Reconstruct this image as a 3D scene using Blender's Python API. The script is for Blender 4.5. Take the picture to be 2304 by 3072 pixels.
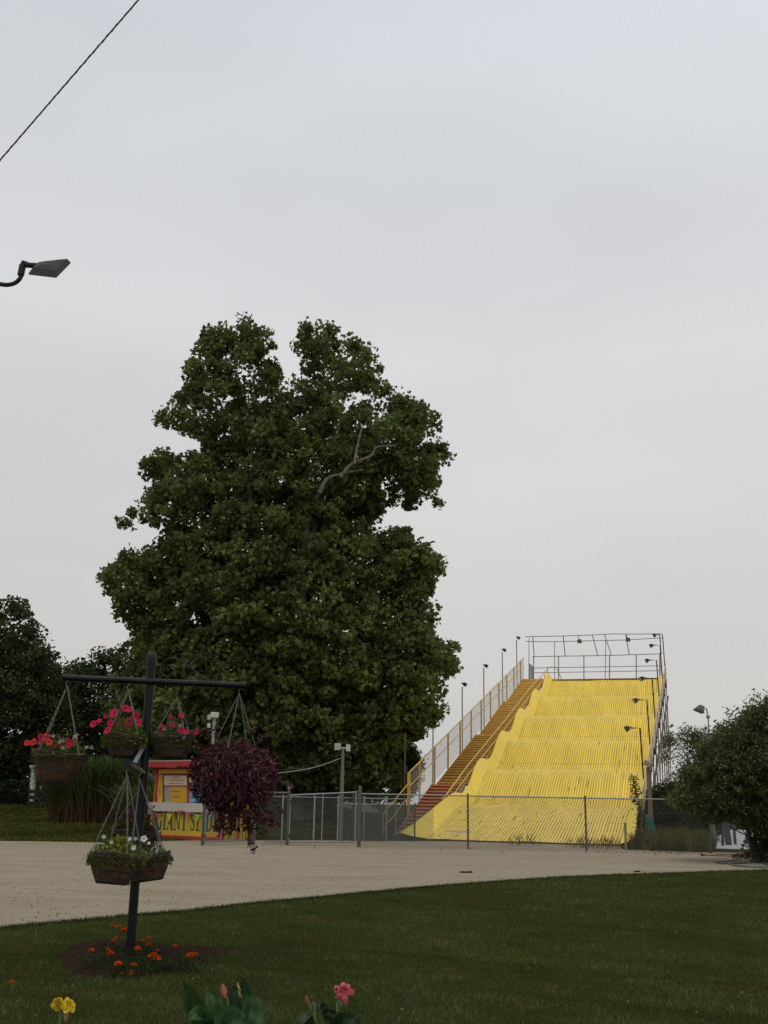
import bpy, math, random
import numpy as np
from mathutils import Vector, Matrix
random.seed(7); RG = np.random.default_rng(11)
sc = bpy.context.scene
for o in list(bpy.data.objects): bpy.data.objects.remove(o)
rad = math.radians
# ---------------------------------------------------------------- camera
FPX, PITCH, ROLL, EYE = 3200.0, rad(15.2), rad(1.05), 1.6
cam = bpy.data.cameras.new('camera'); cam.sensor_fit = 'VERTICAL'; cam.sensor_height = 36.0
cam.lens = FPX/3072*36.0; cam.clip_start = 0.05; cam.clip_end = 3000
camo = bpy.data.objects.new('camera', cam); sc.collection.objects.link(camo)
CM = Matrix.Rotation(math.pi/2+PITCH, 3, 'X') @ Matrix.Rotation(ROLL, 3, 'Z')
camo.matrix_world = Matrix.Translation((0, 0, EYE)) @ CM.to_4x4()
sc.camera = camo
# ---------------------------------------------------------------- world, overcast
w = bpy.data.worlds.new("World"); sc.world = w; w.use_nodes = True
nt = w.node_tree; nt.nodes.clear(); N = nt.nodes.new; LK = nt.links.new
SUN_EL, SUN_AZ = rad(58), rad(205)
sky = N('ShaderNodeTexSky'); sky.sky_type = 'NISHITA'; sky.sun_disc = False
sky.sun_elevation = SUN_EL; sky.sun_rotation = SUN_AZ; sky.dust_density = 4
tc = N('ShaderNodeTexCoord'); sep = N('ShaderNodeSeparateXYZ'); LK(tc.outputs['Generated'], sep.inputs[0])
cr = N('ShaderNodeValToRGB'); LK(sep.outputs['Z'], cr.inputs[0])
els = cr.color_ramp.elements
stops = [(0.0, (.585,.565,.545)), (.10, (.625,.61,.59)), (.25, (.67,.665,.655)), (.42, (.70,.705,.715)), (.56, (.68,.70,.725)), (.70, (.65,.68,.73)), (.80, (.82,.83,.86)), (1.0, (1.15,1.14,1.14))]
els[0].position = 0; els[0].color = (*stops[0][1], 1); els[1].position = 1; els[1].color = (*stops[-1][1], 1)
for p, c in stops[1:-1]:
    e = els.new(p); e.color = (*c, 1)
mp = N('ShaderNodeMapping'); mp.inputs['Scale'].default_value = (1.2, 1.2, 3.2); mp.inputs['Location'].default_value = (.3, .1, .4)
LK(tc.outputs['Generated'], mp.inputs[0])
nz = N('ShaderNodeTexNoise'); nz.inputs['Scale'].default_value = 1.6; nz.inputs['Detail'].default_value = 3.5; nz.inputs['Roughness'].default_value = .45
LK(mp.outputs[0], nz.inputs[0])
mr = N('ShaderNodeMapRange'); mr.inputs[1].default_value = .3; mr.inputs[2].default_value = .7; mr.inputs[3].default_value = 9.35; mr.inputs[4].default_value = 10.75
LK(nz.outputs[0], mr.inputs[0])
lr = N('ShaderNodeMath'); lr.operation = 'MULTIPLY_ADD'; lr.inputs[1].default_value = .13; lr.inputs[2].default_value = 1.0; LK(sep.outputs['X'], lr.inputs[0])
lm_ = N('ShaderNodeMath'); lm_.operation = 'MULTIPLY'; LK(lr.outputs[0], lm_.inputs[0]); LK(mr.outputs[0], lm_.inputs[1])
vm = N('ShaderNodeVectorMath'); vm.operation = 'SCALE'; LK(cr.outputs[0], vm.inputs[0]); LK(lm_.outputs[0], vm.inputs['Scale'])
mx = N('ShaderNodeMix'); mx.data_type = 'RGBA'; mx.inputs[0].default_value = .95
LK(sky.outputs[0], mx.inputs[6]); LK(vm.outputs[0], mx.inputs[7])
bg = N('ShaderNodeBackground'); bg.inputs[1].default_value = .1; LK(mx.outputs[2], bg.inputs[0])
wo = N('ShaderNodeOutputWorld'); LK(bg.outputs[0], wo.inputs[0])
# ---------------------------------------------------------------- sun through cloud
sl = bpy.data.lights.new('sun', 'SUN'); sl.energy = .5; sl.angle = rad(25); sl.color = (1, .97, .92)
so = bpy.data.objects.new('sun', sl); sc.collection.objects.link(so)
sd = Vector((math.sin(SUN_AZ)*math.cos(SUN_EL), math.cos(SUN_AZ)*math.cos(SUN_EL), math.sin(SUN_EL)))
so.rotation_euler = sd.to_track_quat('Z', 'Y').to_euler()
vs = sc.view_settings; vs.view_transform = 'Standard'; vs.look = 'None'; vs.gamma = 1; vs.exposure = 0; vs.use_curve_mapping = False
sc.render.engine = 'CYCLES'; sc.cycles.max_bounces = 6; sc.cycles.transparent_max_bounces = 12
# ================================================================ helpers
def ray(u, v):
    d = CM @ Vector(((u-1152)/FPX, -(v-1536)/FPX, -1)); return d/d.y
def at(u, v, Y): return Vector((0, 0, EYE)) + ray(u, v)*Y
def G(u, v, z=0.0):
    d = ray(u, v); return Vector((0, 0, EYE)) + d*((z-EYE)/d.z)
def proj(p):
    q = CM.transposed() @ (Vector(p)-Vector((0, 0, EYE))); return (1152+FPX*q.x/-q.z, 1536-FPX*q.y/-q.z)
def gz(x, y):
    a = min(max((y-47)/22, 0), 1.25); b = 1/(1+math.exp((x+1.0)*.9)) ; return 1.08*a*b
# materials ------------------------------------------------------
MATS = {}
def mat(name, col, rough=.7, metal=0.0, var=0.0, vscale=8.0, col2=None, bump=0.0, bscale=30.0, spec=.3, stretch=None, coat=0):
    if name in MATS: return MATS[name]
    m = bpy.data.materials.new(name); m.use_nodes = True; t = m.node_tree; b = t.nodes['Principled BSDF']
    b.inputs['Base Color'].default_value = (*col, 1); b.inputs['Roughness'].default_value = rough
    b.inputs['Metallic'].default_value = metal; b.inputs['Specular IOR Level'].default_value = spec
    if coat: b.inputs['Coat Weight'].default_value = coat
    if var or bump:
        co = t.nodes.new('ShaderNodeTexCoord'); mpn = t.nodes.new('ShaderNodeMapping'); t.links.new(co.outputs['Object'], mpn.inputs[0])
        if stretch: mpn.inputs['Scale'].default_value = stretch
    if var:
        n = t.nodes.new('ShaderNodeTexNoise'); n.inputs['Scale'].default_value = vscale; n.inputs['Detail'].default_value = 6; n.inputs['Roughness'].default_value = .65
        t.links.new(mpn.outputs[0], n.inputs[0])
        r = t.nodes.new('ShaderNodeMapRange'); r.inputs[1].default_value = .32; r.inputs[2].default_value = .68; t.links.new(n.outputs[0], r.inputs[0])
        x = t.nodes.new('ShaderNodeMix'); x.data_type = 'RGBA'
        c2 = col2 or tuple(c*(1-var) for c in col)
        x.inputs[6].default_value = (*c2, 1); x.inputs[7].default_value = (*(col if col2 else [min(1, c*(1+var*.5)) for c in col]), 1)
        t.links.new(r.outputs[0], x.inputs[0]); t.links.new(x.outputs[2], b.inputs['Base Color'])
    if bump:
        n2 = t.nodes.new('ShaderNodeTexNoise'); n2.inputs['Scale'].default_value = bscale; n2.inputs['Detail'].default_value = 5; t.links.new(mpn.outputs[0], n2.inputs[0])
        bp = t.nodes.new('ShaderNodeBump'); bp.inputs['Strength'].default_value = bump; bp.inputs['Distance'].default_value = .02
        t.links.new(n2.outputs[0], bp.inputs['Height']); t.links.new(bp.outputs[0], b.inputs['Normal'])
    MATS[name] = m; return m
def leafmat(name, rough=.7, trans=.32, tint=(1, 1, 1), spec=.10):
    if name in MATS: return MATS[name]
    m = bpy.data.materials.new(name); m.use_nodes = True; t = m.node_tree; b = t.nodes['Principled BSDF']
    a = t.nodes.new('ShaderNodeAttribute'); a.attribute_name = 'Col'
    b.inputs['Roughness'].default_value = rough; b.inputs['Specular IOR Level'].default_value = spec
    t.links.new(a.outputs['Color'], b.inputs['Base Color'])
    if trans:
        tr = t.nodes.new('ShaderNodeBsdfTranslucent'); t.links.new(a.outputs['Color'], tr.inputs[0])
        ms = t.nodes.new('ShaderNodeMixShader'); ms.inputs[0].default_value = trans
        t.links.new(b.outputs[0], ms.inputs[1]); t.links.new(tr.outputs[0], ms.inputs[2])
        t.links.new(ms.outputs[0], t.nodes['Material Output'].inputs[0])
    MATS[name] = m; return m
# object bookkeeping --------------------------------------------
def link(name, me, parent=None):
    o = bpy.data.objects.new(name, me); sc.collection.objects.link(o)
    if parent: o.parent = parent; o.matrix_parent_inverse = Matrix.Identity(4)
    return o
def tag(o, label=None, cat=None, group=None, kind=None):
    if label: o['label'] = label
    if cat: o['category'] = cat
    if group: o['group'] = group
    if kind: o['kind'] = kind
    return o
def thing(name, label, cat, loc=(0, 0, 0), group=None, rz=0):
    o = link(name, None); o.location = loc; o.rotation_euler = (0, 0, rz); o.empty_display_size = .2
    return tag(o, label, cat, group)
def np_mesh(name, V, F, m, parent=None, cols=None, smooth=False, loc=None):
    """V (n,3), F (k,m) uniform polygon size"""
    me = bpy.data.meshes.new(name); V = np.asarray(V, np.float32); F = np.asarray(F, np.int32); k, s = F.shape
    if parent is not None and parent.type == 'EMPTY' or parent is not None:
        V = V - np.array(wloc(parent), np.float32)
    me.vertices.add(len(V)); me.vertices.foreach_set('co', V.ravel())
    me.loops.add(k*s); me.loops.foreach_set('vertex_index', F.ravel())
    me.polygons.add(k); me.polygons.foreach_set('loop_start', np.arange(0, k*s, s, dtype=np.int32))
    me.polygons.foreach_set('loop_total', np.full(k, s, np.int32))
    if smooth: me.polygons.foreach_set('use_smooth', np.ones(k, bool))
    me.update(calc_edges=True)
    if cols is not None:
        at_ = me.attributes.new('Col', 'FLOAT_COLOR', 'FACE'); c = np.ones((k, 4), np.float32); c[:, :3] = cols; at_.data.foreach_set('color', c.ravel())
    me.materials.append(m); return link(name, me, parent)
def wloc(p):
    v = Vector((0, 0, 0))
    while p is not None: v = v + p.location; p = p.parent
    return v
class MB:
    def __init__(s): s.v = []; s.f = []; s.mi = []; s.cur = 0
    def add(s, vs_, fs):
        n = len(s.v); s.v += [tuple(p) for p in vs_]
        for f in fs: s.f.append([n+i for i in f]); s.mi.append(s.cur)
        return s
    def box(s, c, size, M=None):
        hx, hy, hz = [q/2 for q in size]; c = Vector(c)
        pts = [Vector((x, y, z)) for x in (-hx, hx) for y in (-hy, hy) for z in (-hz, hz)]
        if M is not None: pts = [M @ p for p in pts]
        return s.add([c+p for p in pts], [(0,1,3,2),(4,6,7,5),(0,4,5,1),(2,3,7,6),(0,2,6,4),(1,5,7,3)])
    def obox(s, a, b, up, wd, ht):
        """box beam from a to b, width wd sideways, ht along up, centred"""
        a = Vector(a); b = Vector(b); d = (b-a).normalized(); sd_ = d.cross(Vector(up)).normalized(); u_ = sd_.cross(d)
        P = []
        for e in (a, b):
            for i, j in ((-1,-1),(1,-1),(1,1),(-1,1)): P.append(e+sd_*i*wd/2+u_*j*ht/2)
        return s.add(P, [(0,3,2,1),(4,5,6,7),(0,1,5,4),(1,2,6,5),(2,3,7,6),(3,0,4,7)])
    def tube(s, pts, r, n=8, cap=True):
        pts = [Vector(p) for p in pts]; rs = r if isinstance(r, (list, tuple)) else [r]*len(pts)
        base = len(s.v); ref = None
        for i, p in enumerate(pts):
            d = (pts[min(i+1, len(pts)-1)]-pts[max(i-1, 0)]).normalized()
            if ref is None:
                ref = Vector((0, 0, 1)) if abs(d.z) < .9 else Vector((1, 0, 0))
                x = d.cross(ref).normalized()
            else:
                x = (x - d*x.dot(d)).normalized()
            y = d.cross(x)
            for k in range(n):
                a = 2*math.pi*k/n; s.v.append(tuple(p+(x*math.cos(a)+y*math.sin(a))*rs[i]))
        for i in range(len(pts)-1):
            for k in range(n):
                a = base+i*n+k; b = base+i*n+(k+1) % n
                s.f.append([a, b, b+n, a+n]); s.mi.append(s.cur)
        if cap:
            s.f.append([base+k for k in range(n)][::-1]); s.mi.append(s.cur)
            e = base+(len(pts)-1)*n; s.f.append([e+k for k in range(n)]); s.mi.append(s.cur)
        return s
    def lathe(s, c, prof, n=16, M=None, fn=None):
        """prof list of (r,z)"""
        base = len(s.v); c = Vector(c)
        for i, (r, z) in enumerate(prof):
            for k in range(n):
                a = 2*math.pi*k/n; rr, zz = (r, z) if fn is None else fn(r, z, a, i)
                p = Vector((rr*math.cos(a), rr*math.sin(a), zz)); p = M @ p if M is not None else p
                s.v.append(tuple(c+p))
        for i in range(len(prof)-1):
            for k in range(n):
                a = base+i*n+k; b = base+i*n+(k+1) % n; s.f.append([a, b, b+n, a+n]); s.mi.append(s.cur)
        s.f.append([base+k for k in range(n)][::-1]); s.mi.append(s.cur)
        e = base+(len(prof)-1)*n; s.f.append([e+k for k in range(n)]); s.mi.append(s.cur)
        return s
    def ball(s, c, r, n=10, m=6, sq=(1, 1, 1)):
        prof = [(max(1e-3, r*math.sin(math.pi*i/m)), -r*math.cos(math.pi*i/m)) for i in range(m+1)]
        return s.lathe(c, prof, n, Matrix.Diagonal(sq))
    def build(s, name, m, parent=None, smooth=False, cols=None, bevel=0):
        me = bpy.data.meshes.new(name); off = wloc(parent) if parent is not None else Vector((0, 0, 0))
        me.from_pydata([tuple(Vector(p)-off) for p in s.v], [], s.f); me.update()
        for mm in (m if isinstance(m, (list, tuple)) else [m]): me.materials.append(mm)
        me.polygons.foreach_set('material_index', s.mi)
        if smooth: me.polygons.foreach_set('use_smooth', [True]*len(s.f))
        if cols is not None:
            a = me.attributes.new('Col', 'FLOAT_COLOR', 'FACE')
            for i, c in enumerate(cols): a.data[i].color = (*c, 1)
        o = link(name, me, parent)
        if bevel:
            b = o.modifiers.new('bevel', 'BEVEL'); b.width = bevel; b.segments = 2
        if smooth and hasattr(me, 'set_sharp_from_angle'): me.set_sharp_from_angle(angle=rad(50))
        return o
def smooth_path(pts, k=6):
    P = [Vector(p) for p in pts]; out = []
    for i in range(len(P)-1):
        a, b, c, d = P[max(i-1, 0)], P[i], P[i+1], P[min(i+2, len(P)-1)]
        for j in range(k):
            t = j/k; out.append(.5*((2*b)+(c-a)*t+(2*a-5*b+4*c-d)*t*t+(3*b-a-3*c+d)*t**3))
    return out+[P[-1]]
# leaves --------------------------------------------------------
def rand_unit(n):
    v = RG.normal(size=(n, 3)); return v/np.linalg.norm(v, axis=1, keepdims=True)
def leaves(C, size, up=.4, aspect=.62, D=None, lobed=False):
    """C (n,3) centres -> V,F. D optional leaf long axis"""
    n = len(C); size = np.broadcast_to(np.asarray(size, float), (n,))[:, None]
    d = rand_unit(n) if D is None else D/np.linalg.norm(D, axis=1, keepdims=True)
    nn = rand_unit(n); nn[:, 2] += up*2; nn -= d*np.sum(nn*d, 1, keepdims=True); nn /= np.linalg.norm(nn, axis=1, keepdims=True)+1e-9
    x = np.cross(d, nn); a = aspect
    if lobed:
        P = [C-d*size*.5, C-d*size*.12+x*size*a*.62-nn*size*.06, C+d*size*.02+x*size*a*.25, C+d*size*.5, C+d*size*.05-x*size*a*.3, C-d*size*.1-x*size*a*.62-nn*size*.08]
        V = np.stack(P, 1).reshape(-1, 3); F = np.arange(n*6).reshape(n, 6)
    else:
        P = [C-d*size*.5, C+x*size*a*.5-nn*size*.07, C+d*size*.5, C-x*size*a*.5-nn*size*.07]
        V = np.stack(P, 1).reshape(-1, 3); F = np.arange(n*4).reshape(n, 4)
    return V, F
def vary(base, n, v=.25, alt=None, p=0.0):
    c = np.array(base)[None, :]*(1+RG.uniform(-v, v, (n, 1)))*(1+RG.uniform(-.08, .08, (n, 3)))
    if alt is not None:
        k = RG.random(n) < p; c[k] = np.array(alt)[None, :]*(1+RG.uniform(-.2, .2, (k.sum(), 1)))
    return np.clip(c, 0, 1)
def inpoly(P, poly):
    x, y = P[:, 0], P[:, 1]; ins = np.zeros(len(P), bool); n = len(poly); j = n-1
    for i in range(n):
        xi, yi = poly[i]; xj, yj = poly[j]
        c = ((yi > y) != (yj > y)) & (x < (xj-xi)*(y-yi)/((yj-yi)+1e-12)+xi); ins ^= c; j = i
    return ins
def edged(P, poly):
    d = np.full(len(P), 1e9)
    for i in range(len(poly)):
        a = np.array(poly[i], float); b = np.array(poly[(i+1) % len(poly)], float); ab = b-a
        t = np.clip(((P-a)@ab)/(ab@ab+1e-9), 0, 1); d = np.minimum(d, np.linalg.norm(P-(a+t[:, None]*ab), axis=1))
    return d
def A(u, v, Y):  # vectorised at()
    k = np.stack([(u-1152)/FPX, -(v-1536)/FPX, -np.ones_like(u)], 1) @ np.array(CM).T
    return np.array([0, 0, EYE]) + k/k[:, 1:2]*Y
def crown_pts(poly, Y, thick, ntuft, per, rt, holes=(), flat=.75, dens=None, zmin=.2, edge=.55):
    """foliage tufts spread through the body of a crown that has outline poly at distance Y"""
    poly = [(float(a), float(b)) for a, b in poly]; pa = np.array(poly); lo, hi = pa.min(0), pa.max(0)
    rp = rt*FPX/Y; got = []; tot = 0
    while tot < ntuft:
        q = RG.uniform(lo, hi, (ntuft*3, 2)); q = q[inpoly(q, poly)]; d = edged(q, poly); k = d > rp*edge*RG.uniform(.5, 1.3, len(q))
        for hu, hv, hr, keep in holes:
            k &= ~((np.hypot(q[:, 0]-hu, q[:, 1]-hv) < hr) & (RG.random(len(q)) > keep))
        if dens is not None: k &= RG.random(len(q)) < dens(q)
        q = q[k]; d = d[k]; got.append(np.column_stack([q, d])); tot += len(q)
    g = np.concatenate(got)[:ntuft]; base = A(g[:, 0], g[:, 1], Y)
    wid = g[:, 2]*Y/FPX; half = np.minimum(thick, .35+np.sqrt(np.maximum(wid, 0))*thick/2.6)
    dy = RG.uniform(-1, 1, ntuft); dy = np.sign(dy)*np.abs(dy)**.6*half
    base[:, 1] += dy; base[:, 0] += (base[:, 0]/Y)*dy*.5
    R_ = rt*RG.uniform(.55, 1.35, ntuft)
    o = rand_unit(ntuft*per)*(RG.random((ntuft*per, 1))**.45); o[:, 2] *= flat
    C = np.repeat(base, per, 0)+o*np.repeat(R_, per)[:, None]
    tone = np.repeat(RG.uniform(.62, 1.35, ntuft), per)
    k = C[:, 2] > zmin; return C[k], tone[k], base
def tree(name, label, cat, poly, Y, thick, ntuft, per, rt, leaf, col, foot, limbs=(), trunk_r=.3, bark=None, group=None, holes=(), dens=None, v=.25, alt=None, altp=0, lobed=False, up=.35, aspect=.62, zmin=.3, tones=True, lm='leaf', flat=.75, edge=.55, extra=()):
    foot = Vector(foot); t = thing(name, label, cat, foot, group)
    C, tone, base = crown_pts(poly, Y, thick, ntuft, per, rt, holes, flat, dens, zmin, edge)
    for (eu, ev) in extra:   # free-standing sprays at the rim of the crown
        q = np.array(at(eu, ev, Y+random.uniform(-1.5, 1.5))); o_ = rand_unit(46)*(RG.random((46, 1))**.5)*rt*random.uniform(.6, .95)
        C = np.concatenate([C, q+o_]); tone = np.concatenate([tone, np.full(46, random.uniform(.85, 1.2))])
    V, F = leaves(C, leaf*RG.uniform(.65, 1.3, len(C)), up, aspect, None, lobed)
    cols = vary(col, len(C), v, alt, altp)*(tone[:, None] if tones else 1)
    np_mesh('crown', V, F, leafmat(lm), t, np.clip(cols, 0, 1))
    tb = MB(); cz = base[:, 2]; top = Vector((float(np.median(base[:, 0])), float(np.median(base[:, 1])), float(np.percentile(cz, 70))))
    tr = smooth_path([foot-Vector((0, 0, .3)), foot.lerp(top, .3)+Vector((random.uniform(-.2, .2), 0, 0)), foot.lerp(top, .65), top], 4)
    tb.tube(tr, [trunk_r*(1-.8*i/(len(tr)-1)) for i in range(len(tr))], 8)
    # limbs to a sample of tufts
    for i in RG.choice(len(base), min(26, len(base)), replace=False):
        e = Vector(base[i]); f = min(max((e.z-foot.z)/max(top.z-foot.z, .1)-.22, .12), .95); s0 = tr[int(f*(len(tr)-1))]
        m1 = s0.lerp(e, .5)+Vector((0, 0, -.06*(e-s0).length)); tb.tube(smooth_path([s0, m1, e], 3), [trunk_r*.28, trunk_r*.24, trunk_r*.2, trunk_r*.16, trunk_r*.12, trunk_r*.08, trunk_r*.05], 5)
    tb.build('trunk', bark or M_bark, t, True)
    for L in limbs:
        lb = MB(); pts = smooth_path([at(*p[:3]) for p in L[0]], 4); n = len(pts)
        lb.tube(pts, [L[1]*(1-.75*i/(n-1)) for i in range(n)], 7); lb.build('limb', bark or M_bark, t, True)
    return t
I = lambda pts: [(a*1.38879, b*1.38879) for a, b in pts]
M_bark = mat('bark', (.09, .075, .055), .9, var=.4, vscale=6, bump=.6)
M_galv = mat('galvanised', (.30, .31, .31), .45, .6, var=.2, vscale=5)
M_wire = mat('wire', (.10, .105, .10), .6, .2)
M_chain = mat('chain_metal', (.17, .18, .155), .6)
M_yel = mat('yellow_paint', (.58, .36, .045), .5, var=.2, vscale=3)
M_black = mat('black_paint', (.006, .007, .009), .42, spec=.28, bump=.08, bscale=60)
M_dgrey = mat('dark_metal', (.04, .04, .045), .5, .3)
# ================================================================ ground, path, lawn
M_ground = mat('lawn_ground', (.022, .034, .007), .95, var=.5, vscale=1.1, col2=(.036, .036, .010), bump=.8, bscale=14, spec=0)
M_path = mat('gravel_path', (.30, .256, .184), .95, var=.2, vscale=.55, col2=(.258, .22, .155), bump=.35, bscale=22, stretch=(.9, 1.5, 1), spec=.05)
def pathmat():
    t = M_path.node_tree; b = t.nodes['Principled BSDF']; mixn = [n for n in t.nodes if n.type == 'MIX'][0]
    co = t.nodes.new('ShaderNodeTexCoord')
    n = t.nodes.new('ShaderNodeTexNoise'); n.inputs['Scale'].default_value = 20; n.inputs['Detail'].default_value = 9; n.inputs['Roughness'].default_value = .8
    t.links.new(co.outputs['Object'], n.inputs[0])
    r = t.nodes.new('ShaderNodeMapRange'); r.inputs[1].default_value = .3; r.inputs[2].default_value = .72; r.inputs[3].default_value = .74; r.inputs[4].default_value = 1.22
    t.links.new(n.outputs[0], r.inputs[0])
    # worn wheel marks bending along the path
    mp_ = t.nodes.new('ShaderNodeMapping'); mp_.inputs['Rotation'].default_value = (0, 0, rad(-30)); mp_.inputs['Scale'].default_value = (.16, .8, 1)
    t.links.new(co.outputs['Object'], mp_.inputs[0])
    n3 = t.nodes.new('ShaderNodeTexNoise'); n3.inputs['Scale'].default_value = 1.2; n3.inputs['Detail'].default_value = 5; n3.inputs['Distortion'].default_value = 1.2; t.links.new(mp_.outputs[0], n3.inputs[0])
    r3 = t.nodes.new('ShaderNodeMapRange'); r3.inputs[1].default_value = .25; r3.inputs[2].default_value = .5; r3.inputs[3].default_value = .84; r3.inputs[4].default_value = 1.03; t.links.new(n3.outputs[0], r3.inputs[0])
    mm = t.nodes.new('ShaderNodeMath'); mm.operation = 'MULTIPLY'; t.links.new(r.outputs[0], mm.inputs[0]); t.links.new(r3.outputs[0], mm.inputs[1])
    v = t.nodes.new('ShaderNodeVectorMath'); v.operation = 'SCALE'; t.links.new(mixn.outputs[2], v.inputs[0]); t.links.new(mm.outputs[0], v.inputs['Scale'])
    t.links.new(v.outputs[0], b.inputs['Base Color'])
pathmat()
xs = np.concatenate([np.linspace(-600, -60, 10), np.linspace(-50, 50, 81), np.linspace(60, 600, 10)])
ys = np.concatenate([np.linspace(-40, 44, 20), np.linspace(45, 100, 56), np.linspace(110, 900, 14)])
V = [(x, y, gz(x, y)) for y in ys for x in xs]; nx = len(xs)
F = [(j*nx+i, j*nx+i+1, (j+1)*nx+i+1, (j+1)*nx+i) for j in range(len(ys)-1) for i in range(nx-1)]
g = np_mesh('ground', V, F, M_ground, smooth=True); tag(g, kind='structure')
near = [(-900, 3010), (-300, 2850), (0, 2783), (140, 2768), (278, 2757), (420, 2742), (555, 2733), (690, 2716), (833, 2702), (1000, 2686), (1250, 2662), (1500, 2643), (1667, 2632), (1850, 2624), (2014, 2619), (2160, 2614), (2304, 2610), (2500, 2606), (2900, 2600)]
far = [(-900, 2497), (0, 2523), (200, 2525), (420, 2526), (640, 2519), (900, 2521), (1150, 2517), (1230, 2514), (1400, 2517), (1600, 2524), (1850, 2531), (1872, 2549), (1960, 2551), (2130, 2556), (2304, 2562), (2600, 2575)]
nearW = [G(u, v) for u, v in near]; farW = [G(u, v) for u, v in far]
def jitter_line(P, step, amp):
    out = []
    for a, b in zip(P[:-1], P[1:]):
        n = max(1, int((b-a).length/step))
        for i in range(n):
            q = a.lerp(b, i/n); out.append(q+Vector((random.uniform(-amp, amp), random.uniform(-amp, amp), 0)))
    return out+[P[-1]]
nearJ = jitter_line(nearW, .12, .03); farJ = jitter_line(farW, .3, .09)
m = MB(); m.add([(p.x, p.y, .004) for p in nearJ+farJ[::-1]], [list(range(len(nearJ)+len(farJ)))])
o = m.build('path', M_path)
bm_ = __import__('bmesh').new(); bm_.from_mesh(o.data); __import__('bmesh').ops.triangulate(bm_, faces=bm_.faces[:]); bm_.to_mesh(o.data); bm_.free(); tag(o, kind='structure')
# pale lot beyond the right-hand fence
m = MB(); m.add([(13.6, 45.5, .006), (60, 41, .006), (75, 92, .006), (17.5, 84, .006)], [(0, 1, 2, 3)])
tag(m.build('parking_lot', mat('pale_concrete', (.42, .42, .42), .9, var=.15, vscale=1)), kind='structure')
# flower bed soil
bedpx = [(175, 2868), (210, 2838), (300, 2815), (400, 2822), (520, 2838), (640, 2842), (700, 2845), (690, 2862), (600, 2893), (530, 2914), (430, 2928), (320, 2936), (235, 2932), (190, 2900)]
bp = jitter_line([G(u, v) for u, v in bedpx+bedpx[:1]], .1, .025)[:-1]; c = sum(bp, Vector())/len(bp)
m = MB(); n = len(bp); mid = [p.lerp(c, .3) for p in bp]
m.add([(p.x, p.y, .004) for p in bp]+[(p.x, p.y, .045+random.uniform(-.01, .01)) for p in mid]+[(c.x, c.y, .06)],
      [(i, (i+1) % n, n+(i+1) % n, n+i) for i in range(n)]+[(n+i, n+(i+1) % n, 2*n) for i in range(n)])
tag(m.build('flower_bed', mat('soil', (.036, .025, .017), .95, var=.5, vscale=14, bump=1.0, bscale=25, spec=0), smooth=True), kind='structure')
bed_poly = [(p.x, p.y) for p in bp]
# grass blades --------------------------------------------------
def grass(name, poly, n, hmin, hmax, wd, col, alt, altp, excl=None, dist_pow=2.0, lean=.5, zf=None, v=.3, patch=.22):
    poly = [(p[0], p[1]) for p in poly]; pa = np.array(poly); r = np.hypot(pa[:, 0], pa[:, 1]); r0, r1 = (5.5 if name == 'grass' and r.min() < 25 and hmax < .06 else r.min()), r.max()
    th = np.arctan2(pa[:, 0], pa[:, 1]); out = []; tot = 0
    while tot < n:
        a = RG.uniform(th.min(), th.max(), n); q = np.exp(RG.uniform(math.log(r0), math.log(r1), n)) if dist_pow == 2 else np.sqrt(RG.uniform(r0**2, r1**2, n))
        P = np.column_stack([q*np.sin(a), q*np.cos(a)]); k = inpoly(P, poly)
        if excl is not None: k &= ~inpoly(P, excl)
        P = P[k]; out.append(P); tot += len(P)
        if len(out) > 60: break
    P = np.concatenate(out)[:n]; n = len(P); z = np.zeros(n) if zf is None else np.array([zf(x, y) for x, y in P])
    h = RG.uniform(hmin, hmax, n)*(1 if hmax < .3 else (.45+.55*np.abs(np.sin(P[:, 0]*2.3+P[:, 1]))*RG.uniform(.6, 1.2, n))); w_ = wd*RG.uniform(.6, 1.4, n)*np.maximum(1, np.hypot(P[:, 0], P[:, 1])/14)
    a = RG.uniform(0, 2*math.pi, n); dx, dy = np.cos(a), np.sin(a); b = RG.uniform(0, 2*math.pi, n); ln = h*RG.uniform(0, lean, n)
    p0 = np.column_stack([P[:, 0]-dx*w_, P[:, 1]-dy*w_, z-.005]); p1 = np.column_stack([P[:, 0]+dx*w_, P[:, 1]+dy*w_, z-.005])
    p2 = np.column_stack([P[:, 0]+np.cos(b)*ln, P[:, 1]+np.sin(b)*ln, z+h])
    V = np.stack([p0, p1, p2], 1).reshape(-1, 3); F = np.arange(n*3).reshape(n, 3)
    f = np.ones(n)
    for fr, am in ((.6, .5), (1.3, .55), (2.9, .6), (6.3, .7), (11, .6)):
        for _ in range(3): q_ = random.uniform(0, 6.283); f += patch*am*.55*np.sin(fr*(P[:, 0]*math.cos(q_)+P[:, 1]*math.sin(q_)*1.4)+random.uniform(0, 6)+1.3*np.sin(fr*.7*P[:, 1]+q_))
    f = np.clip(f, .45, 1.9); yl = np.clip(.5+.5*np.sin(P[:, 0]*.9+1.5*np.sin(P[:, 1]*.5))+.4*np.sin(P[:, 0]*3.7-P[:, 1]*2.9), 0, 1.3); p2[:, 2] += (f-1)*h*.5; V = np.stack([p0, p1, p2], 1).reshape(-1, 3)
    cols = np.clip(vary(col, n, v, alt, altp)*f[:, None]*(1+yl[:, None]*np.array([.20, .03, -.05])), 0, 1)
    o = np_mesh(name, V, F, leafmat('grassmat', .9, .25, spec=0), None, cols); return tag(o, kind='stuff')
GC = (.074, .092, .036)
lawn = [(p.x, p.y+.02) for p in nearW]+[(16, 6), (-10, 4.5)]
lawn = [(x, y) for x, y in lawn if -14 < x < 22]
o = grass('grass', lawn, 430000, .015, .05, .0035, GC, (.085, .08, .03), .06, excl=bed_poly, lean=1.6, v=.42)
tag(o, 'short mown green lawn in front of the gravel path', 'grass')
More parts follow.
